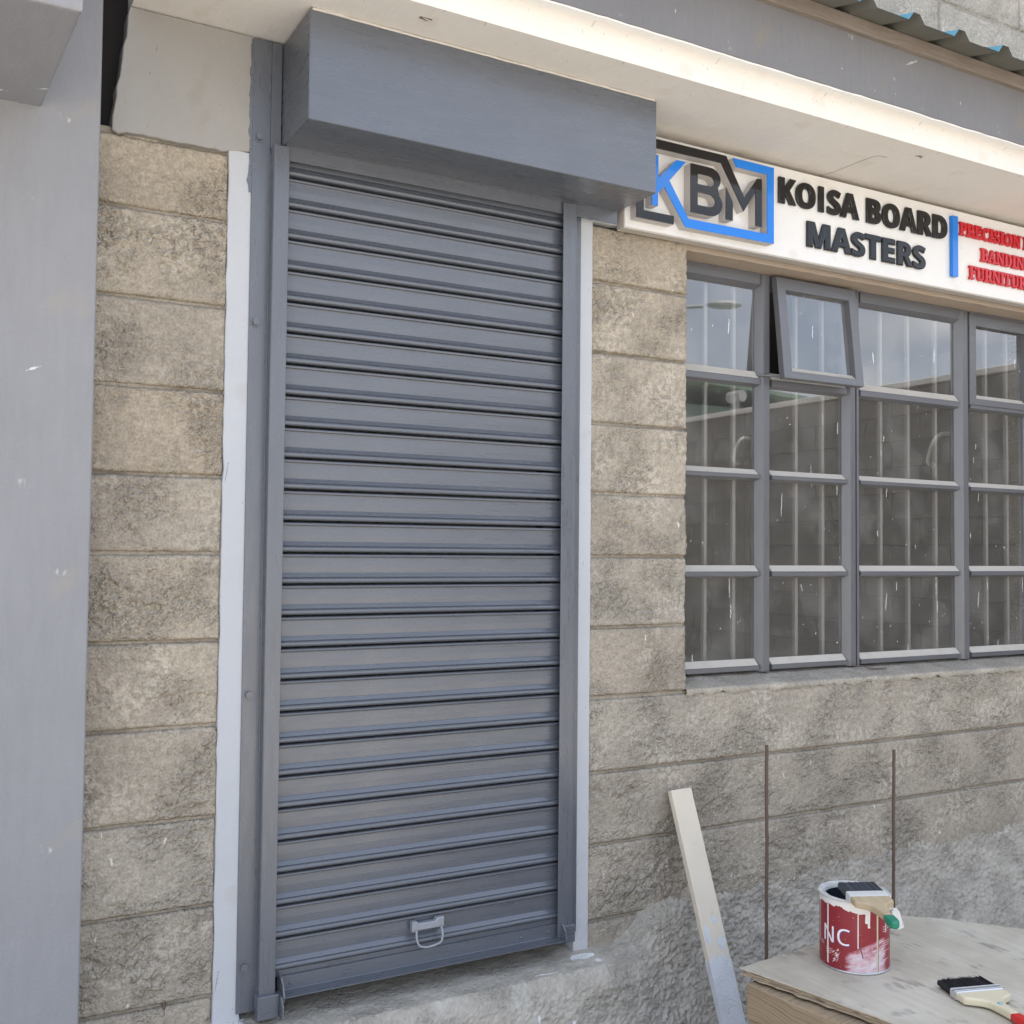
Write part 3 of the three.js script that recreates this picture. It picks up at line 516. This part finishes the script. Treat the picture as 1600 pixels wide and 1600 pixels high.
// ---------------------------------------------------------------- shop sign
const fonts = new FontLoader();
const sans = await fonts.loadAsync('fonts/droid/droid_sans_bold.typeface.json'), serif = await fonts.loadAsync('fonts/droid/droid_serif_bold.typeface.json');
{
  const sign = thing('shop_sign', 'long white board sign with raised blue, black and red lettering under the soffit', 'sign');
  part('panel', bx(1.9085, 5.0, 2.5265, 2.8385, 0.010, 0.050, 0.0015), M.signWhite, sign);
  part('panel_edge', bx(1.906, 5.002, 2.522, 2.8365, 0.0085, 0.0465, 0.001), M.signSide, sign);
  const zLogo = 0.086;
  const logo = (name, pts, mat, holes = []) => { const f = part(name, plate(pts, zLogo - 0.003, zLogo, 0, holes), mat, sign); part('return_edge', plate(pts, 0.0505, zLogo - 0.0032, 0, holes), M.letterSide, f); };
  logo('logo_frame', [[2.073, 2.549], [1.928, 2.549], [1.926, 2.812], [2.289, 2.813], [2.367, 2.688], [2.425, 2.762], [2.445, 2.762], [2.445, 2.600], [2.417, 2.600], [2.417, 2.716], [2.365, 2.640], [2.268, 2.785], [1.954, 2.782], [1.955, 2.576], [2.073, 2.576]], M.acrylicBlack);
  logo('logo_letter', [[1.985, 2.761], [2.011, 2.761], [2.011, 2.688], [2.084, 2.760], [2.121, 2.760], [2.055, 2.688], [2.132, 2.577], [2.469, 2.580], [2.469, 2.784], [2.333, 2.784], [2.317, 2.812], [2.499, 2.812], [2.499, 2.551], [2.120, 2.548], [2.035, 2.664], [2.010, 2.640], [2.010, 2.598], [1.986, 2.598]], M.acrylicBlue);
  const arc = (cx, cy, rx, ry, a0, a1, n = 8) => Array.from({ length: n + 1 }, (_, i) => { const a = mixv(a0, a1, i / n); return [cx + rx * Math.cos(a), cy + ry * Math.sin(a)]; });
  logo('logo_letter', [[2.141, 2.761], ...arc(2.222, 2.7245, 0.044, 0.0365, Math.PI / 2, -0.75), ...arc(2.222, 2.6445, 0.051, 0.0435, 0.72, -Math.PI / 2), [2.141, 2.601]], M.acrylicBlack,
    [[[2.170, 2.732], ...arc(2.218, 2.715, 0.021, 0.017, Math.PI / 2, -Math.PI / 2, 6), [2.170, 2.698]], [[2.170, 2.671], ...arc(2.218, 2.650, 0.025, 0.021, Math.PI / 2, -Math.PI / 2, 6), [2.170, 2.629]]]);
  logo('logo_letter', [[2.289, 2.708], [2.318, 2.662], [2.318, 2.601], [2.288, 2.601]], M.acrylicBlack);
  // a line of raised letters stretched to end at x1; one mesh per letter
  function lettering(font, text, x0, x1, y, cap, fat, z0, z1, mat, squeeze = 1) {
    const size = (cap - 2 * fat) / 0.72 / squeeze * squeeze, adv = (c) => (font.data.glyphs[c] || font.data.glyphs['?']).ha * size / font.data.resolution;
    let total = 0; for (const c of text) total += adv(c); const k = (x1 - x0) / total; let x = x0;
    for (const c of text) {
      if (c !== ' ') {
        const glyph = c === 'I' && font === sans ? [new THREE.Shape([[0.16, 0], [0.34, 0], [0.34, 0.714 * 1.4], [0.16, 0.714 * 1.4]].map(([px, py]) => new THREE.Vector2(px * size, py * size)))] : font.generateShapes(c, size);
        const g = new THREE.ExtrudeGeometry(glyph, { depth: z1 - z0 - 0.0016, bevelEnabled: true, bevelThickness: 0.0008, bevelSize: fat, bevelSegments: 1, curveSegments: 5 });
        g.computeBoundingBox(); const bb = g.boundingBox; g.scale(k, (cap) / Math.max(bb.max.y - bb.min.y, cap * 0.98) , 1); g.translate(x, y + fat, z0 + 0.0008); part('letter', metreUV(g), mat, sign);
      }
      x += adv(c) * k;
    }
  }
  lettering(sans, 'KOISA BOARD', 2.540, 3.418, 2.709, 0.091, 0.0044, 0.0505, 0.060, M.acrylicBlack);
  lettering(sans, 'MASTERS', 2.672, 3.292, 2.576, 0.091, 0.0044, 0.0505, 0.060, M.acrylicBlack);
  part('divider_bar', bx(3.434, 3.466, 2.574, 2.810, 0.0505, 0.066, 0.001), M.acrylicBlue, sign);
  lettering(serif, 'PRECISION BOARD', 3.484, 4.12, 2.742, 0.053, 0.0030, 0.0505, 0.061, M.acrylicRed);
  lettering(serif, 'BANDING', 3.610, 3.925, 2.657, 0.053, 0.0030, 0.0505, 0.061, M.acrylicRed);
  lettering(serif, 'FURNITURE', 3.540, 3.93, 2.578, 0.053, 0.0030, 0.0505, 0.061, M.acrylicRed);
}

// ---------------------------------------------------------------- mortar plinth and door step
{
  const x0 = 0.66, x1 = 4.6, nx = 860, ny = 120, pos = [], uv = [], idx = [];
  const step = (x) => 1 - sstep(1.80, 2.08, x + 0.03 * noise(x * 9, 3));
  const topY = (x) => mixv(0.40 + 0.05 * sstep(2.2, 3.4, x) + 0.03 * fbm(x * 3, 2.2, 3, 0, 0, 271), 0.292, step(x)) ;
  for (let j = 0; j <= ny; j++) for (let i = 0; i <= nx; i++) {
    const x = mixv(x0, x1, i / nx), t = j / ny, s = step(x), ty = topY(x);
    // step profile: tread back to front, then face. haunch profile: thin at the top, swelling downwards
    let ys, zs; if (t < 0.36) { ys = 0.292 - 0.016 * (t / 0.36); zs = mixv(-0.06, 0.115, t / 0.36); } else { const q = (t - 0.36) / 0.64; const rr = Math.min(1, q * 5); ys = mixv(0.276, 0.0, q) - 0; zs = 0.115 + 0.03 * Math.sin(rr * Math.PI / 2) + 0.05 * q; }
    const yh = mixv(ty, 0, t), zh = mixv(-0.010, 0.19, Math.pow(t, 1.7)) + 0.012 * sstep(0, 0.15, t) + 0.05 * Math.exp(-Math.pow((x - 2.0) / 0.22, 2)) * sstep(0, 0.18, t) * (1 - t);
    let y = mixv(yh, ys, s), z = mixv(zh, zs, s);
    const arc = y * 0.85 - z * 0.55, lump = 0.014 * fbm(x * 7, arc * 7, 3, 0, 0, 281), ch = terrace(0.5 + 1.0 * fbm(x * 62 + 0.3 * noise(y * 40, x * 40), arc * 62, 4, 0, 0, 283, 0.7), 4) - 0.5, fine = 0.0022 * fbm(x * 150, (y - z) * 150, 2, 0, 0, 287);
    const env = sstep(0, 0.1, t) * (t < 0.36 ? mixv(1, 0.4, s) : 1);
    const d = (lump * (t < 0.36 ? mixv(1, 0.3, s) : 1) + 0.019 * ch * mixv(1, 0.5, s) + fine) * env;
    const nz = t < 0.36 ? mixv(1, 0.2, s) : 0.95, nyv = t < 0.36 ? mixv(0.3, 0.98, s) : 0.3;
    pos.push(x, y + d * nyv, z + d * nz); uv.push(i / nx, 1 - t);
  }
  for (let j = 0; j < ny; j++) for (let i = 0; i < nx; i++) { const p = j * (nx + 1) + i, q = p + nx + 1; idx.push(p, q, p + 1, p + 1, q, q + 1); }
  const g = new THREE.BufferGeometry(); g.setAttribute('position', new THREE.Float32BufferAttribute(pos, 3)); g.setAttribute('uv', new THREE.Float32BufferAttribute(uv, 2)); g.setIndex(idx); g.computeVertexNormals();
  const W = 2048, H = 512, inBlob = (x, v, list) => { for (const [cx, cv, rx, rv] of list) { const q = Math.hypot((x - cx) / rx, (v - cv) / rv) + 0.5 * fbm(x * 40, v * 12, 3, 0, 0, 291); if (q < 1) return true; } return false; };
  const spills = [[0.69, 0.80, 0.06, 0.16], [0.71, 0.60, 0.04, 0.14], [0.76, 0.70, 0.02, 0.05], [1.765, 0.78, 0.04, 0.035], [1.80, 0.70, 0.010, 0.02], [1.62, 0.67, 0.028, 0.006], [1.59, 0.675, 0.018, 0.004], [1.55, 0.40, 0.005, 0.05], [1.535, 0.30, 0.007, 0.06], [1.665, 0.34, 0.004, 0.025]];
  const tx = tex(W, H, (i, j, u, v) => {
    const x = mixv(x0, x1, u);
    let c = mix3([0.41, 0.375, 0.325], [0.49, 0.45, 0.395], sstep(-0.4, 0.4, fbm(x * 5, v * 5, 4, 0, 0, 293)));
    c = mix3(c, [0.53, 0.50, 0.45], 0.5 * sstep(0.1, 0.4, fbm(x * 9, v * 5, 4, 0, 0, 295))); c = mix3(c, [0.31, 0.285, 0.25], 0.5 * sstep(0.12, 0.4, fbm(x * 12, v * 7, 4, 0, 0, 297)));
    const k = 1 + 0.2 * fbm(x * 90, v * 40, 3, 0, 0, 299); c = c.map((q) => q * k);
    if (inBlob(x, v, spills)) c = [0.76, 0.76, 0.76];
    return c;
  }, true);
  tx.wrapS = tx.wrapT = THREE.ClampToEdgeWrapping;
  const bump = again(stoneBump, 1); bump.repeat.set(3.2, 0.45);
  single('mortar_plinth', g, std({ map: tx, bumpMap: bump, bumpScale: 0.007, roughness: 0.95 }), 'rough grey cement door step and plinth along the foot of the wall', 'plinth');
}

// ---------------------------------------------------------------- steel rods, plank
function rod(x, z, y0, y1, lean, label) {
  const pts = Array.from({ length: 10 }, (_, i) => { const t = i / 9; return [x + lean * t + 0.002 * noise(i * 0.5, x * 9), mixv(y0, y1, t), z]; });
  const g = tube(pts, 0.0052, 8, 90), p = g.attributes.position; // ribs
  for (let i = 0; i < p.count; i++) { const k = 0.0005 * Math.sin(p.getY(i) * 520); p.setX(i, p.getX(i) + k); }
  single('steel_rod', g, M.rust, label, 'steel rod');
}
rod(2.27, 0.30, 0, 0.915, 0.0, 'thin rusty steel rod standing upright next to the leaning plank');
rod(2.822, 0.30, 0, 0.855, 0.006, 'thin rusty steel rod standing upright behind the red paint can');
rod(0.566, -0.004, 0.0, 0.535, -0.012, 'short rusty reinforcing bar set in the stone beside the white jamb');
{
  const g0 = thing('leaning_plank', 'narrow pale wooden plank leaning against the wall, foot splashed with white paint', 'plank', null, [2.15, 0.735, 0.018]);
  const L = 0.80, ang = 0.365, w = 0.083, th = 0.02;
  const split = 0.53;
  const a = part('bare_wood', metreUV(new RoundedBoxGeometry(w, split, th, 2, 0.002).translate(0, -split / 2, th / 2), true), M.plank, g0);
  // painted lower end with a ragged upper limit
  const pts = [[-w / 2 - 0.0008, -L], [w / 2 + 0.0008, -L]]; for (let i = 0; i <= 24; i++) pts.push([mixv(w / 2 + 0.0008, -w / 2 - 0.0008, i / 24), -split + 0.02 + 0.035 * fbm(i * 0.34, 5.5, 3, 0, 0, 301)]);
  part('painted_end', plate(pts, -0.0008, th + 0.0008, 0.0012), M.plankPaint, g0);
  part('foot', metreUV(new THREE.BoxGeometry(w - 0.001, L - split, th - 0.001).translate(0, -(L + split) / 2 + 0.0005, th / 2), true), M.plank, g0);
  for (const [x, y, rx, ry] of [[0.012, -0.40, 0.011, 0.012], [-0.026, -0.44, 0.012, 0.03], [0.02, -0.47, 0.016, 0.02]]) {
    const q = Array.from({ length: 22 }, (_, i) => { const t = i / 22 * Math.PI * 2, k = 1 + 0.5 * fbm(Math.cos(t) * 1.3 + x * 80, Math.sin(t) * 1.3 + y * 30, 3, 0, 0, 307); return [x + rx * k * Math.cos(t), y + ry * k * Math.sin(t)]; });
    part('paint_patch', plate(q, th, th + 0.001), M.plankPaint, g0);
  }
  g0.rotation.set(-ang, 0, 0, 'YXZ'); g0.rotation.z = 0.012;
}

// ---------------------------------------------------------------- makeshift bench: plywood on a timber box
const TY = 0.45;
{
  const outline = [[1.841, 0.669], [2.1, 0.642], [2.36, 0.612], [2.52, 0.594], [2.60, 0.66], [2.737, 0.832], [2.80, 1.0], [2.86, 1.6], [2.05, 1.72], [1.985, 1.35], [1.924, 1.041], [1.886, 0.86]];
  function sheet(pts, y0, y1, wob) {
    const fine = []; for (let i = 0; i < pts.length; i++) { const [ax, az] = pts[i], [bx2, bz] = pts[(i + 1) % pts.length], n = 14; for (let k = 0; k < n; k++) { const t = k / n; fine.push([mixv(ax, bx2, t) + wob * fbm(i * 3 + t * 5, y0 * 99, 3, 0, 0, 311), mixv(az, bz, t) + wob * fbm(i * 3 + t * 5, 7 + y0 * 99, 3, 0, 0, 313)]); } }
    return extrudeY(fine, y0, y1, false);
  }
  const b = thing('plywood_board', 'weathered dusty plywood board carrying the paint can and brush', 'board');
  part('veneer', sheet(outline, TY - 0.003, TY, 0.004), M.ply, b);
  for (let k = 0; k < 4; k++) part('ply_layer', sheet(outline.map(([x, z]) => [x + 0.003 + R(-0.003, 0.004) - (k === 3 ? 0.006 : 0), z + 0.002]), TY - 0.0065 - k * 0.0036, TY - 0.0032 - k * 0.0036, 0.012), k % 2 ? M.plyEdge : M.timber, b);
  const c = thing('timber_box', 'rough brown timber planks stacked under the plywood board', 'timber');
  const place = (m) => { m.position.set(1.835, 0, 0.70); m.rotation.y = -1.35 + Math.PI / 2 - 0.09; return m; };
  for (const [y0, y1, dx] of [[0.338, 0.426, -0.006], [0.244, 0.335, 0.004], [0.15, 0.241, 0.012], [0.0, 0.147, 0.0]]) {
    const g = new RoundedBoxGeometry(0.78, y1 - y0, 0.95, 2, 0.006); g.translate(0.39 + dx, (y0 + y1) / 2, 0.475);
    place(part('plank', metreUV(g), M.timber, c));
  }
}
// stones on the ground beside the bench
{
  const spots = [[1.70, 0.05, 0.60, 0.07], [1.80, 0.06, 0.52, 0.06], [1.93, 0.04, 0.48, 0.05], [1.62, 0.03, 0.48, 0.045], [2.02, 0.05, 0.55, 0.06], [1.74, 0.12, 0.56, 0.045]];
  const label = 'small grey rubble stone on the ground beside the timber planks';
  spots.forEach(([x, y, z, r], k) => {
    const g = mergeVertices(new THREE.IcosahedronGeometry(r, 3).deleteAttribute('uv').deleteAttribute('normal')), p = g.attributes.position;
    for (let i = 0; i < p.count; i++) { const a = p.getX(i) / r, bq = p.getY(i) / r, cq = p.getZ(i) / r, s = 1 + 0.35 * fbm(a * 1.3 + k * 5, bq * 1.3 + cq, 3, 0, 0, 321); p.setXYZ(i, p.getX(i) * s * 1.2, p.getY(i) * s * 0.75, p.getZ(i) * s); }
    g.translate(x, y, z); g.computeVertexNormals(); const n = g.attributes.position.count, uv = new Float32Array(n * 2); for (let i = 0; i < n; i++) { uv[i * 2] = g.attributes.position.getX(i); uv[i * 2 + 1] = g.attributes.position.getY(i) + g.attributes.position.getZ(i); } g.setAttribute('uv', new THREE.BufferAttribute(uv, 2));
    single('rubble_stone', g, M.rock, label, 'stone', 'rubble stones beside the bench');
  });
}

// ---------------------------------------------------------------- paint can
{
  const can = thing('paint_can', 'open red paint can with white drips standing on the plywood board', 'paint can', null, [2.127, TY, 0.778]);
  const r = 0.0865, h = 0.178;
  const cv = document.createElement('canvas'); cv.width = 2048; cv.height = 720; const g = cv.getContext('2d');
  // u runs round the can; the side towards the door is near u = 0.5
  g.fillStyle = '#8d1f2a'; g.fillRect(0, 0, 2048, 720);
  const px = (d) => 1024 + d / 360 * 2048; // degrees from the middle of the seen side
  for (let k = 0; k < 760; k++) { const t = rnd(), d = -10 + 66 * rnd(), y = 380 + 340 * Math.pow(rnd(), 0.7); if (y < 500 - d * 3.4) continue; g.save(); g.translate(px(d), y); g.rotate(-0.45 + 0.2 * t); g.fillStyle = 'rgba(' + (215 + 25 * rnd() | 0) + ',' + (205 + 22 * rnd() | 0) + ',' + (212 + 20 * rnd() | 0) + ',0.16)'; g.fillRect(-40, -12, 40 + 60 * rnd(), 10 + 26 * rnd()); g.restore(); }
  g.font = '235px sans-serif'; g.textBaseline = 'alphabetic'; g.textAlign = 'right';
  g.fillStyle = '#3a2a86'; g.fillText('NC', px(-6) + 6, 456); g.fillStyle = '#f0ecf2'; g.fillText('NC', px(-6), 450);
  g.fillStyle = 'rgba(240,225,228,0.85)'; g.textAlign = 'left';
  const lines = (x, y, ws, s) => ws.forEach((w, k) => { let q = x; while (q < x + w) { const a = 5 + 9 * rnd(); g.fillRect(q, y + k * s, a, s * 0.42); q += a + 4; } });
  lines(px(52), 250, [90, 110, 70], 24); lines(px(52), 400, [120, 130, 110], 22); lines(px(52), 500, [130], 22); lines(px(52), 590, [110], 20); lines(px(-52), 520, [70, 80, 60], 22); lines(px(-70), 470, [60, 70], 22);
  // seam
  g.fillStyle = '#b9a98c'; g.fillRect(px(38), 0, 20, 720); g.fillStyle = '#6d5c48'; g.fillRect(px(38) + 20, 0, 4, 720); g.fillStyle = '#e6dccb'; g.fillRect(px(38) + 7, 0, 5, 720);
  // dark scrape
  g.strokeStyle = '#4a3a3c'; g.lineWidth = 9; g.beginPath(); g.moveTo(px(8), 420); g.lineTo(px(14), 560); g.stroke();
  // white paint: collar and runs
  g.fillStyle = '#e8e4e0';
  g.beginPath(); g.moveTo(0, 0); for (let x = 0; x <= 2048; x += 8) { const d = (x - 1024) / 2048 * 360; const base = 95 + 40 * Math.sin(d * 0.035) + 22 * noise(x * 0.013, 2) + 14 * noise(x * 0.05, 6); g.lineTo(x, d > 20 && d < 46 ? base * 0.4 : base); } g.lineTo(2048, 0); g.closePath(); g.fill();
  const run = (d, y1, w) => { g.beginPath(); g.moveTo(px(d) - w, 60); g.lineTo(px(d) + w, 60); g.lineTo(px(d) + w * 0.7 + 3 * noise(d, 1), y1 - 20); g.arc(px(d), y1 - 12, w, 0, Math.PI); g.lineTo(px(d) - w * 0.7, 90); g.closePath(); g.fill(); };
  run(-48, 680, 10); run(-47, 690, 6); run(6, 470, 6); run(24, 250, 13); run(20, 200, 16); run(60, 330, 6); run(70, 290, 5); run(-75, 500, 8); run(-120, 600, 9); run(140, 420, 9);
  for (let k = 0; k < 26; k++) { g.save(); g.translate(px(-38 + 10 * rnd()), 520 + 130 * rnd()); g.rotate(-0.9); g.fillRect(0, 0, 10 + 34 * rnd(), 3 + 5 * rnd()); g.restore(); }
  for (let k = 0; k < 60; k++) g.fillRect(2048 * rnd(), 720 * rnd(), 2 + 4 * rnd(), 2 + 6 * rnd());
  const lt = new THREE.CanvasTexture(cv); lt.colorSpace = THREE.SRGBColorSpace; lt.wrapS = THREE.RepeatWrapping;
  const body = new THREE.CylinderGeometry(r, r, h - 0.006, 72, 6, true); body.translate(0, h / 2, 0);
  // uv 0.5 of the cylinder looks to -z; turn so that it looks to the camera
  const turn = Math.atan2(0 - 2.127, 2.75 - 0.778); body.rotateY(turn + Math.PI);
  part('body', body, phys({ map: lt, roughness: 0.42, clearcoat: 0.25, bumpMap: enamelBump, bumpScale: 0.001 }), can);
  const ring = (y, rad, t) => { const q = new THREE.TorusGeometry(rad, t, 8, 72); q.rotateX(Math.PI / 2); q.translate(0, y, 0); return q; };
  part('bottom_seam', ring(0.003, r + 0.0002, 0.0028), M.tin, can);
  part('rim', ring(h, r + 0.0004, 0.0032), M.tinPaint, can);
  part('lid_groove', new THREE.LatheGeometry([[r - 0.001, h], [r - 0.004, h - 0.004], [r - 0.008, h - 0.0045], [r - 0.012, h + 0.0], [r - 0.014, h - 0.001], [r - 0.014, h - 0.012]].map(([x, y]) => new THREE.Vector2(x, y)), 72), M.tinPaint, can);
  part('inner_wall', new THREE.CylinderGeometry(r - 0.0145, r - 0.0145, 0.05, 64, 1, true).translate(0, h - 0.034, 0), M.wetPaint, can);
  part('paint', new THREE.CylinderGeometry(r - 0.015, r - 0.015, 0.1, 64).translate(0, h - 0.09, 0), M.wetPaint, can);
  part('base', new THREE.CylinderGeometry(r - 0.002, r - 0.002, 0.003, 48).translate(0, 0.0045, 0), M.tin, can);
  // wire handle folded down at the right with its plastic tab
  const rightDir = new THREE.Vector3(0.8726, 0, 0.4884), front = new THREE.Vector3(-0.4884, 0, 0.8726).multiplyScalar(0.55);
  const at = (s, f, y) => rightDir.clone().multiplyScalar(s).addScaledVector(front, f).setY(y).toArray();
  part('handle_ear', new THREE.SphereGeometry(0.010, 12, 8).scale(1, 1, 0.6).translate(...at(0.083, 0.055, h - 0.030)), M.tin, can);
  part('handle_wire', tube([at(0.086, 0.055, h - 0.028), at(0.097, 0.05, h - 0.045), at(0.1, 0.02, h - 0.075), at(0.098, -0.04, h - 0.10), at(0.07, -0.11, h - 0.12), at(0.0, -0.17, h - 0.13)], 0.0017, 6, 40), M.tin, can);
  part('handle_tab', plate([[-0.008, -0.042], [0.008, -0.042], [0.0105, 0.0], [0.006, 0.012], [-0.006, 0.012], [-0.0095, 0.0]], -0.0015, 0.0015, 0.0005), M.tinPaint, can).position.set(...at(0.0955, 0.055, h - 0.042));
  can.children[can.children.length - 1].rotation.set(0, turn + 0.3, 0.35);
}

// ---------------------------------------------------------------- paint brushes: lying along local +x, bristles at -x end
function brush(name, label, mats, w, lenB, lenF, lenH, painted) {
  const t = thing(name, label, 'paint brush');
  const tufts = []; const n = 520;
  for (let k = 0; k < n; k++) {
    const z = R(-0.5, 0.5) * w * 0.96, y = R(-0.5, 0.5) * 0.017, L = lenB * R(0.9, 1.03), sp = painted ? 0.05 : 0.1;
    const q = new THREE.CylinderGeometry(0.0004, painted ? 0.0016 : 0.0011, L, 4, 1); q.rotateZ(Math.PI / 2); q.translate(-L / 2, 0, 0);
    q.rotateY(-z / w * sp + R(-0.02, 0.02)); q.rotateZ(-y * 3); q.translate(0.004, y, z); tufts.push(q);
  }
  const coreB = new RoundedBoxGeometry(lenB * 0.93, painted ? 0.017 : 0.012, w * 0.97, 2, 0.004); coreB.translate(-lenB * 0.93 / 2, 0, 0);
  part('bristles', mergeGeometries([...tufts.map((q) => q.toNonIndexed()), coreB.index ? coreB.toNonIndexed() : coreB].map((q) => { for (const a of Object.keys(q.attributes)) if (!['position', 'normal', 'uv'].includes(a)) q.deleteAttribute(a); return q; })), mats[0], t);
  part('ferrule', new RoundedBoxGeometry(lenF, 0.021, w + 0.003, 2, 0.004).translate(lenF / 2, 0, 0), mats[1], t);
  for (const s of [0.22, 0.7]) part('ferrule_crimp', new RoundedBoxGeometry(0.003, 0.0225, w + 0.0045, 1, 0.001).translate(lenF * s, 0, 0), mats[1], t);
  const o = new THREE.Shape(); o.moveTo(lenF - 0.002, -w / 2); o.lineTo(lenF + 0.022, -w / 2); o.bezierCurveTo(lenF + 0.034, -w / 2, lenF + 0.036, -w * 0.2, lenF + 0.062, -0.017); o.bezierCurveTo(lenF + 0.09, -0.012, lenF + lenH * 0.6, -0.010, lenF + lenH * 0.72, -0.011);
  o.lineTo(lenF + lenH * 0.72, 0.011); o.bezierCurveTo(lenF + lenH * 0.6, 0.010, lenF + 0.09, 0.012, lenF + 0.062, 0.017); o.bezierCurveTo(lenF + 0.036, w * 0.2, lenF + 0.034, w / 2, lenF + 0.022, w / 2); o.lineTo(lenF - 0.002, w / 2); o.closePath();
  const hd = new THREE.ExtrudeGeometry(o, { depth: 0.008, bevelEnabled: true, bevelSize: 0.004, bevelThickness: 0.005, bevelOffset: -0.004, bevelSegments: 3, curveSegments: 10 }); hd.translate(0, 0, -0.004); hd.rotateX(Math.PI / 2);
  const handle = part('handle', metreUV(hd), mats[2], t);
  const tip = new THREE.Shape(); const a0 = lenF + lenH * 0.715, a1 = lenF + lenH; tip.moveTo(a0, -0.0115); tip.bezierCurveTo(a0 + 0.02, -0.013, a1, -0.016, a1, 0); tip.bezierCurveTo(a1, 0.016, a0 + 0.02, 0.013, a0, 0.0115); tip.closePath();
  const tg = new THREE.ExtrudeGeometry(tip, { depth: 0.008, bevelEnabled: true, bevelSize: 0.004, bevelThickness: 0.0055, bevelOffset: -0.0035, bevelSegments: 3, curveSegments: 10 }); tg.translate(0, 0, -0.004); tg.rotateX(Math.PI / 2);
  part('handle_tip', metreUV(tg), mats[3], handle);
  return t;
}
{
  const b = brush('paint_brush', 'clean paint brush with black bristles, cream handle and red tip on the plywood', [M.bristleBlack, M.ferrule, M.handleCream, M.redPaint], 0.125, 0.060, 0.028, 0.17, false);
  b.position.set(2.222, TY + 0.0125, 1.058); b.rotation.set(0, -1.62, 0); b.rotation.y = -(Math.PI / 2 + 0.30);
  part('handle_mark', new THREE.TorusGeometry(0.006, 0.002, 4, 14, 4.6).rotateX(Math.PI / 2).scale(1, 0.25, 1).translate(0.10, 0.0092, 0), M.bluePrint, b);
  const c = brush('paint_brush', 'paint-caked brush laid across the rim of the red can', [M.bristlePaint, M.tinPaint, M.handleTan, M.greenPaint], 0.10, 0.062, 0.030, 0.145, true);
  c.position.set(2.098, TY + 0.178 + 0.016, 0.84); c.rotation.set(0, -(Math.PI / 2 + 0.42), -0.10, 'YXZ');
}

// ---------------------------------------------------------------- what the window mirrors: yard wall, shed, street lamp
{
  const w = thing('boundary_wall', 'long grey stone boundary wall with pale coping, mirrored in the window panes', 'wall');
  part('wall_core', core(7.393, 7.6, 0, 2.94, 0.4, 12), std({ color: C(0.36, 0.36, 0.355), map: stoneColor, roughness: 0.95 }), w);
  const shapes = [0, 1, 2].map(() => bx(-0.02, 0.02, -0.109, 0.109, -0.298, 0.298, 0.006));
  const yardStone = [0.40, 0.44, 0.48].map((k) => std({ color: C(k, k, k), map: stoneColor, bumpMap: stoneBump, bumpScale: 0.01, roughness: 0.95 }));
  for (let r = 0; r < 13; r++) for (let k = 0; k < 19; k++) { const m = part('stone_block', shapes[(r + k) % 3], yardStone[1], w); m.position.set(7.4055 + R(-0.0015, 0.0015), 0.115 + r * 0.2255, 0.75 + k * 0.6 + (r % 2) * 0.3 - 0.05); }
  part('coping', bx(7.36, 7.66, 2.945, 2.995, 0.4, 12, 0.008), M.coping, w);
  const pipe = (y, z, k) => single('bent_pipe', tube([[7.37, y, z], [7.30, y - 0.01, z + 0.03], [7.27, y - 0.09, z + 0.08], [7.29, y - 0.22, z + 0.14], [7.375, y - 0.25, z + 0.15]], 0.018, 8, 30), M.coping, 'short bent grey pipe on the boundary wall, mirrored in the panes', 'pipe', 'bent pipes on the boundary wall');
  pipe(2.68, 5.2); pipe(2.5, 2.8);
  for (const z of [5.55, 4.2]) { const t = thing('wall_light', 'small round grey lamp on the boundary wall coping, mirrored in the panes', 'lamp', 'lamps on the boundary wall'); part('post', new THREE.CylinderGeometry(0.03, 0.035, 0.13, 12).translate(7.5, 3.06, z), M.lampGrey, t); part('lamp_head', new THREE.CylinderGeometry(0.06, 0.06, 0.2, 16).rotateX(Math.PI / 2).translate(7.5, 3.16, z), M.lampGrey, t); }
  const s = thing('green_shed', 'green sheet metal shed beyond the boundary wall, mirrored in the window', 'shed');
  part('shed_wall', core(8.6, 18, 0, 3.55, 8.4, 14), M.greenWall, s);
  part('shed_roof', new THREE.BoxGeometry(9.8, 0.06, 6.2).rotateZ(-0.05).translate(13.3, 3.62, 11.2), M.greenWall, s);
  const l = thing('street_lamp', 'grey street lamp with long arm, mirrored in the top window pane', 'street lamp');
  part('pole', new THREE.CylinderGeometry(0.07, 0.1, 6.0, 14).translate(11.6, 3.0, 13.2), M.lampGrey, l);
  part('arm', tube([[11.6, 5.95, 13.2], [12.1, 6.1, 12.92], [12.8, 6.17, 12.55]], 0.035, 8), M.lampGrey, l);
  const head = new THREE.SphereGeometry(1, 20, 12).scale(0.34, 0.085, 0.15); head.rotateY(0.5); head.translate(13.15, 6.2, 12.35); part('lamp_head', head, M.lampGrey, l);
}

renderer.render(scene, camera);
